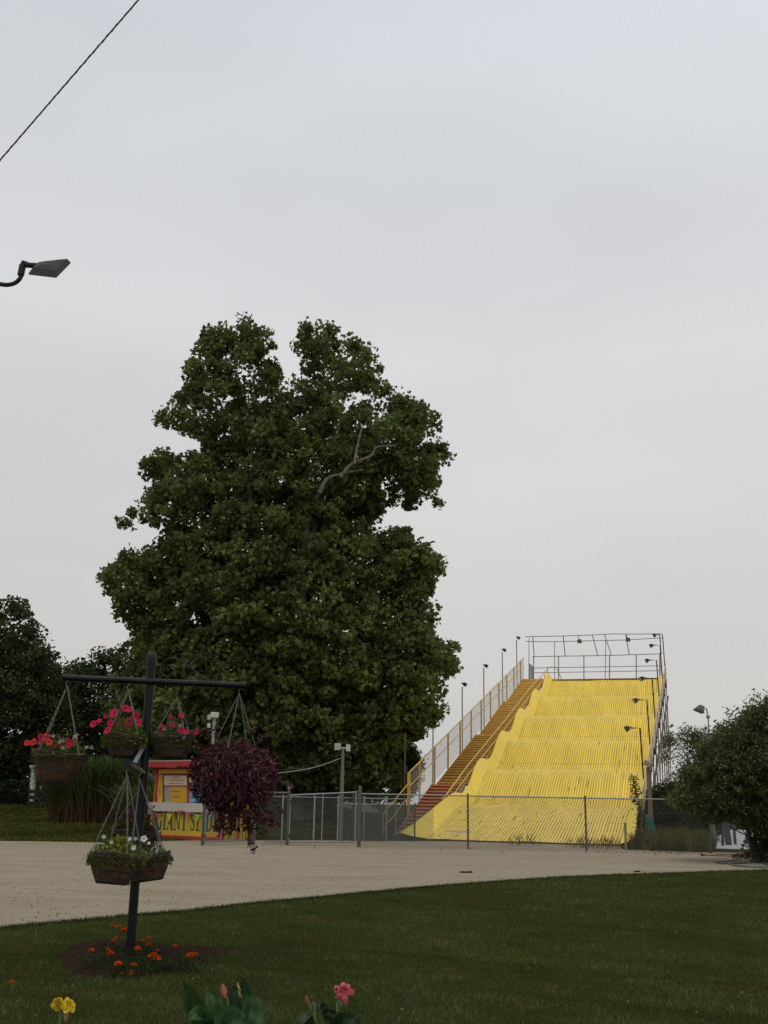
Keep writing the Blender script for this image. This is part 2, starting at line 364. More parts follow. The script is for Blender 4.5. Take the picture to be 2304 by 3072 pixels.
edge = [(p.x, p.y+.05) for p in nearW if -12 < p.x < 20]+[(p.x+.1, p.y-.30) for p in nearW[::-1] if -12 < p.x < 20]
o = grass('grass', edge, 22000, .02, .055, .004, (.040, .058, .0135), (.09, .08, .03), .1, lean=1.2)
tag(o, 'ragged longer grass along the near edge of the path', 'grass edge')
# clover flecks and dropped leaves on the lawn
far_lawn = [(p.x, p.y) for p in farW if p.x < -6.5][:4]; far_lawn = [(-17, 40.3), (-9.6, 40.0), (-6.7, 45.9), (-3, 47.5), (3, 48), (3, 86), (-34, 86), (-26, 41)]
o = grass('grass', far_lawn, 110000, .05, .11, .006, (.058, .074, .016), (.17, .13, .05), .12, lean=1.1, zf=gz, patch=.3)
tag(o, 'mown lawn rising beyond the path on the left', 'grass')
weedp = [G(1888, 2548), G(1920, 2551), G(2040, 2555), G(2135, 2559), G(2150, 2540), G(2110, 2520), G(1960, 2518), G(1905, 2530)]
o = grass('tall_weeds', [(p.x, p.y) for p in weedp], 12000, .2, .85, .007, (.075, .095, .022), (.20, .12, .05), .25, lean=.6, v=.4, dist_pow=1)
tag(o, 'tall tangled green and russet weeds right of the slide foot', 'weeds')
# pale clover heads and dry flecks in the lawn
n_ = 900; aa = RG.uniform(-.30, .42, n_); rr_ = np.exp(RG.uniform(math.log(8.5), math.log(28), n_)); P_ = np.column_stack([rr_*np.sin(aa), rr_*np.cos(aa), RG.uniform(.03, .055, n_)]); k_ = inpoly(P_[:, :2], lawn) & ~inpoly(P_[:, :2], bed_poly); P_ = P_[k_]
V, F = leaves(P_, RG.uniform(.010, .022, len(P_)), .8, .8)
tag(np_mesh('clover_heads', V, F, leafmat('litter', .8, 0), None, vary((.13, .13, .075), len(P_), .4)), 'pale clover heads and dry flecks scattered through the lawn', 'clover', kind='stuff')
# loose gravel and crumbs on the path
n_ = 7000; P_ = np.array([G(random.uniform(-100, 2350), v_) for v_ in RG.uniform(2526, 2800, n_)]); lim_ = inpoly(P_[:, :2], [(p.x, p.y) for p in nearJ+farJ[::-1]]); P_ = P_[lim_]; P_[:, 2] = .01
V, F = leaves(P_, RG.uniform(.012, .04, len(P_)), 3, .7)
tag(np_mesh('loose_gravel', V, F, leafmat('litter'), None, vary((.27, .225, .155), len(P_), .25, (.18, .15, .105), .2)), 'loose stones and crumbs scattered over the gravel path', 'gravel', kind='stuff')
# debris: dry leaves along the fence foot
C = []
for _ in range(330):
    u = random.choice([random.uniform(600, 2140), random.uniform(1750, 2140), random.gauss(2020, 40)]); C.append(G(u, 2545+ (u-1400)*.014 + abs(random.gauss(0, 7)))+Vector((0, 0, .02)))
C = np.array(C); V, F = leaves(C, RG.uniform(.04, .12, len(C)), 2, .4)
tag(np_mesh('leaf_litter', V, F, leafmat('litter', .8, 0), None, vary((.12, .06, .035), len(C), .4)), 'scattered dry brown leaves along the foot of the fence', 'leaf litter', kind='stuff')
for i, (u, v, L) in enumerate([(1398, 2619, .30), (1911, 2617, .16)]):
    m = MB(); p = G(u, v); m.box(p+Vector((0, 0, .02)), (L, .09, .035), Matrix.Rotation(-.05, 3, 'Z')); m.box(p+Vector((L*.3, .03, .03)), (L*.4, .05, .03), Matrix.Rotation(.4, 3, 'Z'))
    tag(m.build('wood_scrap', mat('dark_wood', (.03, .025, .02), .8), bevel=.006), ['dark flat strip of wood lying on the path in front of the slide', 'small dark scrap lying on the path near the lawn edge at right'][i], 'debris', 'dark scraps lying on the path')
# ================================================================ giant slide
PSI, SW, ST, SP, S1, Z1 = .30, 8.1, .297, 6.62, 6.75, 1.465
SOx, SOy = 2.25, 48.7; AX = Vector((math.sin(PSI), math.cos(PSI), 0)); BX = Vector((math.cos(PSI), -math.sin(PSI), 0))
def S(s, w_, z): return Vector((SOx, SOy, 0))+AX*s+BX*w_+Vector((0, 0, z))
SA = .34; OM = 2*math.pi/SP; TH0 = math.acos(-(ST-.08)/(SA*OM))
def zs(s):
    if s >= S1: return Z1+ST*(s-S1)+SA*(math.sin(OM*(s-S1)+TH0)-math.sin(TH0))
    t = max(s, 0)/S1; z0, m0, m1 = .06, .14*S1, .08*S1
    return (2*t**3-3*t*t+1)*z0+(t**3-2*t*t+t)*m0+(-2*t**3+3*t*t)*Z1+(t**3-t*t)*m1
SEND = S1+5*SP+.35
slide = thing('giant_slide', 'giant yellow wavy slide with many narrow lanes and an orange brown staircase on its left', 'slide', S(20, 4, 0))
M_ch = leafmat('chute_paint', .45, 0, spec=.14)
rows = list(np.arange(0, SEND, .16))+[SEND]; seam = [S1+SP*(k-.5) for k in range(0, 6)]+[2.4]
for q in seam: rows += [q-.02, q+.02]
rows = np.array(sorted(rows)); ribs = 60; rw = SW/ribs; cx = []; cz_ = []
for i in range(ribs):
    for f_, z_ in ((0, -.04), (.12, .004), (.5, .018), (.88, .004)): cx.append((i+f_)*rw); cz_.append(z_)
cx.append(SW); cz_.append(-.035); cx = np.array(cx); cz_ = np.array(cz_)
zr = np.array([zs(s) for s in rows]); nr, nc = len(rows), len(cx)
wob = .012*np.sin(rows[:, None]*2.1+cx[None]*1.7)+.008*np.sin(rows[:, None]*5+cx[None]*3.3)
V = np.array(S(0, 0, 0))+rows[:, None, None]*np.array(AX)+cx[None, :, None]*np.array(BX); V[..., 2] = zr[:, None]+cz_[None]+wob
idx = np.arange(nr*nc).reshape(nr, nc); F = np.stack([idx[:-1, :-1], idx[:-1, 1:], idx[1:, 1:], idx[1:, :-1]], -1).reshape(-1, 4)
sm = (rows[:-1]+rows[1:])/2; wm = (cx[:-1]+cx[1:])/2
base = np.array((.84, .61, .075))*np.ones((nr-1, nc-1, 3))
fade = np.clip((14-sm)/14, 0, 1)[:, None]; base[..., 2] += .05*fade; base[..., 1] += .01*fade
laneN = RG.normal(0, .035, ribs); laneC = np.repeat(laneN, 4); base *= (1+laneC)[None, :, None]
base *= 1+.06*np.sin(sm[:, None]*.9+wm[None]*.6)[..., None]*np.sin(sm[:, None]*.37-wm[None]*1.1)[..., None]
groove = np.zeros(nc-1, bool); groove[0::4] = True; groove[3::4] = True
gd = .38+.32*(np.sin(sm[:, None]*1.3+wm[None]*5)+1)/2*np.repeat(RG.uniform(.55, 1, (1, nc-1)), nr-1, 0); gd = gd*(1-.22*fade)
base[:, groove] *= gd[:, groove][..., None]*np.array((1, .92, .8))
rs_ = np.zeros(nr-1, bool)
for q in seam: rs_ |= np.abs(sm-q) < .025
base[rs_] *= np.array((.55, .5, .6))
for _ in range(70):   # worn and grimy patches
    a, b = RG.uniform(0, 24), RG.uniform(0, SW); la, lb = RG.uniform(.06, .45), RG.uniform(.02, .05)
    kk = (np.abs(sm[:, None]-a) < la) & (np.abs(wm[None]-b) < lb); base[kk] *= np.array((.55, .5, .6))
for a, b, la, lb in ((1.6, .9, .22, .55), (S1+SP*3.95+.2, 3.2, .12, .5)):
    kk = (np.abs(sm[:, None]-a) < la) & (np.abs(wm[None]-b) < lb); base[kk] = (.45, .36, .27) if a < 5 else (.06, .05, .04)
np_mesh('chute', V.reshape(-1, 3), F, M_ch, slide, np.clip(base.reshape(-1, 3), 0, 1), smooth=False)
# side curbs
def curb(side):
    rr = rows; V = []; F = []; cols = []
    for s in rr:
        t = min(s/6.0, 1); cw = (.95*(1-t)**1.3+.48) if side < 0 else (.25*(1-t)+.38); ch = .24+(.40 if side < 0 else .3)*t
        w0 = 0 if side < 0 else SW
        z = zs(s); prof = [(0, -.02), (.12*cw, .04+.02*t), (.55*cw, .45*ch), (.9*cw, .93*ch), (cw, ch), (cw+.05, ch-.03), (cw+.03, -.5 if side < 0 else -.12)]
        V += [tuple(S(s-(.0 if side > 0 else 0), w0+side*a, max(z+b, .0))) for a, b in prof]
    k = 7; n = len(rr)
    for i in range(n-1):
        for j in range(k-1):
            a = i*k+j; F.append((a, a+1, a+k+1, a+k) if side > 0 else (a+1, a, a+k, a+k+1))
            c = np.array((.84, .625, .09)); s = (rr[i]+rr[i+1])/2
            if any(abs(s-q) < .03 or abs(s-q-SP/2) < .0 for q in seam): c = c*.6
            if j == 0: c = c*.8
            cols.append(c*(1+random.uniform(-.03, .03)))
    return np_mesh('side_curb', V, F, M_ch, slide, np.array(cols), smooth=True)
curb(-1); curb(1)
# lip under the slide foot
m = MB(); m.obox(S(-.04, -1.3, .03), S(-.04, SW+.3, .03), (0, 0, 1), .06, .07); m.build('foot_edge', mat('rust_brown', (.12, .05, .025), .8, var=.4), slide)
# -------- staircase
WL, WR = -2.42, -.74
M_red = mat('red_stair_paint', (.60, .27, .13), .75, var=.4, vscale=3, col2=(.47, .17, .08))
M_gold = mat('gold_stair_paint', (.76, .49, .13), .75, var=.35, vscale=2.5, col2=(.57, .35, .10))
M_brn = mat('brown_stair_paint', (.50, .26, .13), .8, var=.3, vscale=3)
fl = [(2.75, 0.02, 10.1, 2.55, 0), (11.0, 2.55, 21.2, 5.83, 1), (22.1, 5.83, 30.9, 8.80, 1), (31.8, 8.80, 39.3, 11.35, 1)]
def zstair(s):
    for a, za, b, zb, _ in fl:
        if s <= b: return za if s < a else za+(zb-za)*(s-a)/(b-a)
    return 11.35
for fi, (a, za, b, zb, k) in enumerate(fl):
    n = int(round((zb-za)/.165)); fm = MB()
    for w_ in (WL-.03, WR+.03): fm.obox(S(a, w_, za-.06), S(b, w_, zb-.06), (0, 0, 1), .05, .26)
    fo = fm.build('stair_flight', mat('stringer', (.42, .30, .22), .7, var=.2) if k == 0 else M_gold, slide)
    for i in range(n):
        s0 = a+(b-a)*(i)/n; d = (b-a)/n; z = za+(zb-za)*(i+1)/n; sb = MB()
        sb.obox(S(s0+d*.5-.02, WL, z-.045), S(s0+d*.5-.02, WR, z-.045), (0, 0, 1), d+.05, .085)
        sb.obox(S(s0+.13, WL, z-.13), S(s0+.13, WR, z-.13), (0, 0, 1), .02, .10)
        m_ = M_red if k == 0 else M_gold
        if k == 0 and i < 4: m_ = M_brn
        sb.build('step', m_, fo)
for (a, za, b, zb, k), (c_, *_r) in zip(fl[:-1], fl[1:]):
    m = MB(); m.obox(S((b+c_)/2, WL, zb-.03), S((b+c_)/2, WR, zb-.03), (0, 0, 1), c_-b+.02, .05); m.build('landing', M_gold, slide)
m = MB(); m.obox(S(41, WL, 11.3), S(41, SW+.4, 11.3), (0, 0, 1), 3.4, .1); m.build('top_deck', mat('deck_wood', (.22, .15, .09), .8, var=.3), slide)
# stair rails
def rail(name, ss, w_, h, r, m_, zf=zstair, parent=slide):
    mb = MB(); mb.tube([S(s, w_, zf(s)+h) for s in ss], r, 6); return mb.build(name, m_, parent, True)
LRAIL = WL-.12; M_rail = mat('pale_yellow_rail', (.62, .45, .16), .55, var=.2, vscale=3)
lin = lambda s: 2.62+(s-10.5)*.2955
rail('top_rail', [5.6, 40.4], LRAIL, 1.85, .035, M_rail, lin); rail('middle_rail', [5.6, 40.4], LRAIL, 1.15, .028, M_rail, lin)
m = MB(); m.tube([S(1.3, LRAIL, 1.05), S(5.6, LRAIL, lin(5.6)+1.35)], .032, 6); m.tube([S(1.5, LRAIL, .45), S(5.6, LRAIL, lin(5.6)+.7)], .028, 6)
lo = m.build('entry_rail', M_yel, slide, True)
for s, h_ in ((1.35, 1.05), (3.4, 1.75)):
    m = MB(); m.tube([S(s, LRAIL, 0), S(s, LRAIL, h_)], .03, 6); m.build('rail_post', M_yel, slide, True)
ps = [7.7+3.1*i for i in range(12)]; ps = [p for p in ps if p < 40.7]
for i, s in enumerate([5.6]+ps):
    m = MB(); r = .06 if i else .11; m.obox(S(s, LRAIL, max(0, lin(s)-2.6) if i == 0 else lin(s)-.3), S(s, LRAIL, lin(s)+1.85), (1, 0, 0), r*1.5, r*1.5)
    m.build('fence_post', M_yel, slide)
def link_panel(name, p00, p10, p11, p01, parent, m_=None, sp=.085, r=.0042, L=None, H=None, fn=None):
    p00, p10, p11, p01 = map(Vector, (p00, p10, p11, p01)); L = L or ((p10-p00).length+(p11-p01).length)/2; H = H or (p01-p00).length
    f = lambda a, b: (p00.lerp(p10, a/L)).lerp(p01.lerp(p11, a/L), b/H); V = []; F = []
    nrm = (p10-p00).cross(p01-p00).normalized(); n = int((L+H)/sp)
    for dr in (1, -1):
        for i in range(n+1):
            c = i*sp
            if dr == 1: a0, b0, a1, b1 = c-H, 0, c, H
            else: a0, b0, a1, b1 = c, 0, c-H, H
            # clip to 0..L
            def cl(a, b, A2, B2):
                if a < 0: b = b+(B2-b)*(0-a)/(A2-a); a = 0
                if a > L: b = b+(B2-b)*(L-a)/(A2-a); a = L
                return a, b
            if max(a0, a1) <= 0 or min(a0, a1) >= L: continue
            q0 = cl(a0, b0, a1, b1); q1 = cl(a1, b1, a0, b0)
            P, Q = f(*q0), f(*q1); d = (Q-P)
            if d.length < .02: continue
            d.normalize(); x = d.cross(nrm); off = nrm*(.003*dr); b_ = len(V)
            for e in (P, Q):
                V += [tuple(e+off+x*r), tuple(e+off-x*r*.5+nrm*r*.87), tuple(e+off-x*r*.5-nrm*r*.87)]
            F += [(b_, b_+1, b_+4, b_+3), (b_+1, b_+2, b_+5, b_+4), (b_+2, b_, b_+3, b_+5)]
    return np_mesh(name, V, F, m_ or M_wire, parent)
link_panel('chain_link_mesh', S(5.6, LRAIL, lin(5.6)), S(40.4, LRAIL, lin(40.4)), S(40.4, LRAIL, lin(40.4)+1.83), S(5.6, LRAIL, lin(5.6)+1.83), slide, mat('pale_wire', (.62, .57, .48), .6), sp=.13, r=.0036)
# inner handrails
linr = lambda s: lin(s)
for h in (1.0, .5): rail('handrail', [4.8, 10.4, 21.6, 31.3, 40.6] if h == 1 else [6.4, 10.4, 21.6, 31.3, 40.6], WR+.12, h, .032, M_rail)
for i in range(20):
    s = 4.8+i*1.88
    if s < 40.6: m = MB(); m.tube([S(s, WR+.12, zstair(s)-.1), S(s, WR+.12, linr(s)+1.0)], .024, 6); m.build('handrail_post', M_yel, slide, True)
m = MB(); m.tube([S(40.4, WR+.12, 11.35), S(40.4, WR+.12, 12.5), S(40.7, .05, 12.5), S(41.3, .35, 11.7), S(41.3, .35, 11.35)], .03, 6); m.build('top_gate_rail', M_rail, slide, True)
# -------- right hand side: hand rail, posts and supports
RRW = SW+.62; lin2 = lambda s: Z1+ST*(s-S1)-.1
M_sup = mat('support_steel', (.17, .12, .06), .6, .2, var=.5, vscale=4, col2=(.07, .055, .04))
rail('side_rail', [6.5, 41.6], RRW, 1.05, .035, M_rail, lin2); rail('side_rail', [6.5, 41.6], RRW, .6, .028, M_rail, lin2)
m = MB(); m.obox(S(4, RRW-.05, lin2(4)-.2), S(41.6, RRW-.05, lin2(41.6)-.2), (0, 0, 1), .08, .3); m.build('side_beam', M_sup, slide)
m = MB(); m.tube([S(8, RRW+.06, lin2(8)-1.1), S(41.6, RRW+.06, lin2(41.6)-1.6)], .06, 6); m.build('side_beam', M_sup, slide, True)
sup = [7.5+SP/2*i for i in range(11)]
for s in sup:
    m = MB(); m.tube([S(s, RRW, 0), S(s, RRW, lin2(s)+1.05)], .032, 6); m.build('support_post', M_sup, slide, True)
    m = MB(); m.tube([S(s, RRW-.3, 0), S(s+1.6, RRW-.02, lin2(s+1.6)-.3)], .018, 5); m.build('brace', M_sup, slide, True)
    for w_ in (-.1, 2.6, 5.4):
        m = MB(); m.tube([S(s, w_, 0), S(s, w_, zs(s)-.25)], .05, 5); m.build('support_post', M_sup, slide, True)
    m = MB(); m.obox(S(s, WL, zs(s)-.45), S(s, RRW, zs(s)-.45), (0, 0, 1), .1, .14); m.build('cross_beam', M_sup, slide)
for s in sup[1:-1:2]:
    m = MB(); m.box(S(s+.7, RRW+.07, lin2(s)+.15), (.14, .22, .34), Matrix.Rotation(-PSI, 3, 'Z')); m.build('junction_box', M_dgrey, slide, bevel=.02)
link_panel('side_mesh', S(6.6, RRW, lin2(6.6)), S(41.6, RRW, lin2(41.6)), S(41.6, RRW, lin2(41.6)+1.03), S(6.6, RRW, lin2(6.6)+1.03), slide, MATS['pale_wire'], sp=.2, r=.004)
# -------- flood lamp poles
def flood(parent, P, out, tilt, size=.34, nm='lamp_head'):
    """small square flood lamp; out = unit vector it faces"""
    out = Vector(out).normalized(); up = Vector((0, 0, 1)); sd_ = out.cross(up).normalized(); f = (out*math.cos(tilt)-up*math.sin(tilt)).normalized(); u_ = sd_.cross(f)
    m = MB(); q = Vector(P); a, b = size*.5, size*.3
    V = [q+f*.12+sd_*i*a+u_*j*a*.8 for i, j in ((-1,-1),(1,-1),(1,1),(-1,1))]+[q-f*.1+sd_*i*b+u_*j*b for i, j in ((-1,-1),(1,-1),(1,1),(-1,1))]
    m.add(V, [(0,1,2,3),(7,6,5,4),(0,4,5,1),(1,5,6,2),(2,6,7,3),(3,7,4,0)]); m.obox(q-f*.1, q-f*.22-u_*.05, u_, .07, .07)
    o = m.build(nm, M_dgrey, parent, bevel=.012)
    g_ = MB(); V = [q+f*.124+sd_*i*a*.86+u_*j*a*.68 for i, j in ((-1,-1),(1,-1),(1,1),(-1,1))]; g_.add(V, [(0, 1, 2, 3)]); g_.build('lens', mat('lamp_glass', (.25, .25, .24), .2, spec=.6), o)
    return o
for i, s in enumerate([5.2, 10.8, 18.0, 24.6, 31.4, 37.6]):
    zt = lin(s)+3.75; P = S(s, LRAIL-.1, zt)
    m = MB(); m.tube([S(s, LRAIL-.1, max(lin(s)-.6, 0)), P], .035, 6); po = m.build('lamp_pole', M_dgrey if i > 1 else M_sup, slide, True)
    if i > 1: flood(po, P+BX*.16+Vector((0, 0, .14)), BX, .55, .30)
    else:
        m = MB(); m.tube([P-Vector((0, 0, .9)), P+Vector((0, 0, .15))], .032, 6); m.build('red_sleeve', mat('red_plastic', (.35, .03, .03), .5), po, True)
for i, s in enumerate([8.3, 15.1, 21.7, 28.3, 34.9, 40.2]):
    zt = lin2(s)+3.55; P = S(s, RRW-.08, zt); P0 = S(s+.3, RRW+.0, lin2(s)-.4)
    m = MB(); m.tube([P0, P, P-BX*.45], .04, 6); po = m.build('lamp_pole', M_dgrey, slide, True); flood(po, P-BX*.62-Vector((0, 0, .02)), -BX+AX*random.uniform(-.5, .1), .5, .36)
# -------- open pipe frame on the top deck
def SWp(u, v, s):
    d = ray(u, v); n_ = AX; p0 = S(s, 0, 0); o_ = Vector((0, 0, EYE)); t = (p0-o_).dot(n_)/d.dot(n_); return o_+d*t
cf = link('canopy_frame', None, slide); cf.location = (0, 0, 0)
def Zx(x, y): return (1560+x/3.687, 1880+y/3.687)
def fr(name, pts, r, s, m_=M_galv, par=slide):
    m = MB(); m.tube([SWp(*Zx(x, y), q) for (x, y), q in zip(pts, s if isinstance(s, list) else [s]*len(pts))], r, 6); return m.build(name, m_, par, True)
bpy.data.objects.remove(cf)
M_fr = mat('frame_pipe', (.20, .20, .20), .5, .3)
for x in (150, 427, 707, 991, 1286, 1545): fr('frame_post', [(x, 326-(x-150)*.018), (x, 650)], .042, 42.3, M_fr)
fr('frame_rail', [(138, 331), (1000, 318), (1578, 299)], .034, 42.3, M_fr); fr('frame_rail', [(148, 457), (1550, 433)], .03, 42.3, M_fr); fr('frame_rail', [(148, 510), (1550, 487)], .03, 42.3, M_fr)
fr('canopy_pipe', [(57, 111), (480, 103), (800, 92), (1060, 79), (1180, 83), (1573, 79)], .034, 41.2, M_fr)
fr('canopy_pipe', [(65, 164), (380, 166), (660, 159), (1180, 147), (1573, 123)], .032, 43.6, M_fr)
for (a, b), (c_, d) in (((157, 330), (140, 110)), ((500, 325), (478, 103)), ((860, 318), (800, 92)), ((1010, 315), (935, 88)), ((1208, 308), (1170, 85)), ((1562, 300), (1541, 79))):
    fr('rafter', [(a, b), (c_, d)], .034, [42.3, 41.2], M_fr)
for x, y, x2 in ((383, 165, 384), (948, 155, 941), (100, 128, 97), (1553, 122, 1560)): fr('canopy_post', [(x, y), (x2, 650)], .03, 43.6, M_fr)
link_panel('end_mesh', SWp(*Zx(97, 590), 40.6), SWp(*Zx(147, 590), 42.3), SWp(*Zx(147, 445), 42.3), SWp(*Zx(97, 395), 40.6), slide, M_wire, sp=.12, r=.008)
for x, y, s in ((660, 158, 41.3), (1195, 140, 41.3)):
    P = SWp(*Zx(x, y), s); Q = SWp(*Zx(x-14, 97), 41.2); m = MB(); m.tube([Q, Q-Vector((0, 0, .5)), P], .025, 5); po = m.build('lamp_bracket', M_dgrey, slide, True); flood(po, P, -AX, .9, .38)
# plants growing against the slide foot
for i, (u, w_, n, lab) in enumerate([(1560, 50, 170, 'wispy green weed clump at the foot of the slide left of the middle fence post'), (1748, 45, 260, 'russet weed clump at the slide foot near the middle fence post'), (1825, 45, 300, 'larger russet and green weed clump at the right corner of the slide foot')]):
    c = S(0, 0, 0); p = G(u, 2538+(u-1560)*.035); C = []; D = []
    for _ in range(n//2):
        q = Vector(p)+Vector((random.gauss(0, .35), random.gauss(0, .15), 0)); h = random.uniform(.1, .75); C.append(q+Vector((random.gauss(0, .1), 0, h*.5))); D.append((random.gauss(0, .45), random.gauss(0, .3), 1))
    V, F = leaves(np.array(C), RG.uniform(.2, .6, n//2), .2, .05, np.array(D)); tag(np_mesh('weed_clump', V, F, leafmat('leaf'), None, vary((.12, .13, .035) if i == 0 else (.20, .15, .05), n//2, .35)), lab, 'weeds', 'weed clumps at the slide foot')
# ================================================================ fences and gates
M_post = mat('fence_post_metal', (.09, .10, .09), .55, .3, var=.3, vscale=4)
Z = Vector((0, 0, 1))
def fence(name, label, pts, H, postspec, sp=.085, r=.0045, pr=.035, rail_r=.024, mw=None, group=None, lowrail=False, m_post=None):
    """pts: ground line; postspec: list of points for posts"""
    t = thing(name, label, 'fence', pts[0], group)
    for a, b in zip(pts[:-1], pts[1:]):
        link_panel('chain_link_mesh', a+Z*.04, b+Z*.04, b+Z*H, a+Z*H, t, mw or M_wire, sp=sp, r=r)
    m = MB()
    for a, b in zip(pts[:-1], pts[1:]): m.tube([a+Z*(H+.01), b+Z*(H+.01)], rail_r, 8)
    m.build('top_rail', M_galv, t, True)
    for p in postspec:
        m = MB(); m.tube([p, p+Z*(H+.05)], pr, 10); m.ball(p+Z*(H+.06), pr*1.15, 8, 4); m.build('post', m_post or M_post, t, True)
    return t
F1, F2, F3 = G(1404, 2547), G(1760, 2553), G(2135, 2561); FG = G(1076, 2542); F4 = Vector((21, 41.0, 0))
Hf = 1.80+.06
f = fence('chain_link_fence', 'long grey chain link fence along the path in front of the slide foot', [FG, F1, F2, F3, F4], Hf, [F1, F2, F3+Vector((.0, 0, 0)), F3+Vector((4.1, 0, 0)), F4])
m = MB(); m.tube([FG, FG+Z*2.08], .07, 12); m.ball(FG+Z*2.08, .075, 10, 5); m.build('gate_post', mat('green_grey_post', (.10, .125, .09), .6, .2, var=.3), f, True)
# dark reflection plates: privacy strip beyond the corner post
m = MB()
def gate(label, a, b, H, ht_a, ht_b, mid):
    t = thing('chain_link_gate', label, 'gate', a, 'chain link gate leaves standing at the slide entrance'); m = MB(); lo_ = .12
    A0, B0 = a+Z*lo_, b+Z*lo_; A1, B1 = a+Z*ht_a, b+Z*ht_b
    m.tube([A0, B0], .028, 8); m.tube([A1, B1], .028, 8); m.tube([A0, A1], .028, 8); m.tube([B0, B1+Z*.06], .030, 8); m.build('frame', M_galv, t, True)
    m = MB()
    for k in mid: m.tube([A0.lerp(B0, k), A1.lerp(B1, k)], .024, 8)
    m.build('middle_bar', M_galv, t, True)
    link_panel('chain_link_mesh', A0, B0, B1, A1, t, M_wire, sp=.085, r=.0045)
    m = MB(); q = A0.lerp(A1, .12); m.box(q, (.07, .07, .1)); m.box(A0.lerp(A1, .85), (.07, .07, .1)); m.build('hinge', M_dgrey, t)
    return t
GL = G(861, 2536); GR = G(1064, 2537)
gate('wide chain link gate leaf hung beside the bare gravel entrance', GL+Vector((.06, 0, 0)), GR, 1.9, 1.78, 1.93, [.49])
t = thing('gate_post', 'tall galvanised gate post with domed cap at the hinge of the wide gate leaf', 'gate post', GL, 'gate posts at the slide entrance')
m = MB(); m.tube([GL, GL+Z*2.03], .055, 12); m.build('post', M_post, t, True); m = MB(); m.ball(GL+Z*2.03, .062, 10, 5); m.build('cap', M_galv, t, True)
GA = G(607, 2536); GB = G(748, 2531)
gate('narrow chain link gate leaf in front of the yellow ticket booth', GA+Vector((.06, 0, 0)), GB, 1.9, 1.78, 1.70, [.35])
t = thing('gate_post', 'galvanised gate post standing before the GIANT SLIDE lettering', 'gate post', GA, 'gate posts at the slide entrance')
m = MB(); m.tube([GA, GA+Z*2.0], .06, 12); m.build('post', M_post, t, True); m = MB(); m.ball(GA+Z*2.0, .066, 10, 5); m.build('cap', M_galv, t, True)
GC_ = G(756, 2533)
t = thing('gate_post', 'weathered thick wooden gate post between the booth and the open entrance', 'gate post', GC_, 'gate posts at the slide entrance')
m = MB(); m.tube([GC_, GC_+Z*.8, GC_+Z*1.7], [.12, .11, .11], 10); m.build('post', mat('weathered_wood', (.15, .15, .125), .85, var=.4, stretch=(6, 6, .6), bump=.6), t, True)
m = MB(); m.box(GC_+Z*1.35+Vector((-.06, -.1, 0)), (.14, .05, .08)); m.build('latch', M_galv, t)
# small piece between wooden post and gate
fence('chain_link_fence', 'short chain link fence piece between the wooden gate post and the wide gate', [GC_+Vector((.3, 1.2, 0)), GL+Vector((-.05, 0.1, 0))], 1.86, [])
# inner fence behind the gate
M_white = mat('pale_post', (.42, .42, .38), .6, var=.35, vscale=6)
ip = [at(760, 2500, 46), at(1012, 2500, 47.0), at(1213, 2500, 47.4)]; ip = [Vector((p.x, p.y, 0)) for p in ip]
def onl(u): 
    a, b = (ip[0], ip[1]) if u < 1012 else (ip[1], ip[2]); d0 = proj(a)[0]; d1 = proj(b)[0]; return a.lerp(b, (u-d0)/(d1-d0))
fence('chain_link_fence', 'inner chain link fence with pale thin posts behind the gates', ip, 1.72, [onl(u) for u in (843, 939, 1012, 1090, 1158)], pr=.035, m_post=M_white, mw=M_wire)
# green grey windscreen cloth fence running to the stairs
M_screen = None
def screenmat():
    m = bpy.data.materials.new('screen_cloth'); m.use_nodes = True; t = m.node_tree; b = t.nodes['Principled BSDF']; b.inputs['Base Color'].default_value = (.13, .15, .15, 1); b.inputs['Roughness'].default_value = .9
    tr = t.nodes.new('ShaderNodeBsdfTransparent'); ms = t.nodes.new('ShaderNodeMixShader'); ms.inputs[0].default_value = .34
    t.links.new(tr.outputs[0], ms.inputs[1]); t.links.new(b.outputs[0], ms.inputs[2]); t.links.new(ms.outputs[0], t.nodes['Material Output'].inputs[0]); return m
M_screen = screenmat()
sp_ = [onl(1020)+Vector((0, -.6, 0)), at(1136, 2500, 46.4), at(1244, 2500, 47.2), at(1300, 2500, 47.6)]; sp_ = [Vector((p.x, p.y, 0)) for p in sp_]
ft = fence('chain_link_fence', 'chain link fence hung with grey see-through windscreen cloth at the stair foot', sp_[:3], 1.48, sp_[:3], m_post=M_post)
m = MB()
for a, b in zip(sp_[:-1], sp_[1:]):
    m.add([a+Z*.03+Vector((0, -.03, 0)), b+Z*.03+Vector((0, -.03, 0)), b+Z*1.42+Vector((0, -.03, 0)), a+Z*1.42+Vector((0, -.03, 0))], [(0, 1, 2, 3)])
m.build('windscreen_cloth', M_screen, ft)
# green timber post at the gate
p = G(1062, 2522); t = thing('timber_post', 'mossy green timber post standing behind the gate post', 'post', p)
m = MB(); m.tube([p, p+Z*1.95], .11, 8); m.build('post', mat('mossy_wood', (.075, .10, .035), .9, var=.4, vscale=8, bump=.6), t, True)
m = MB(); m.box(p+Z*1.98, (.26, .26, .06)); m.build('cap', mat('mossy_wood', (0, 0, 0)), t, bevel=.01)
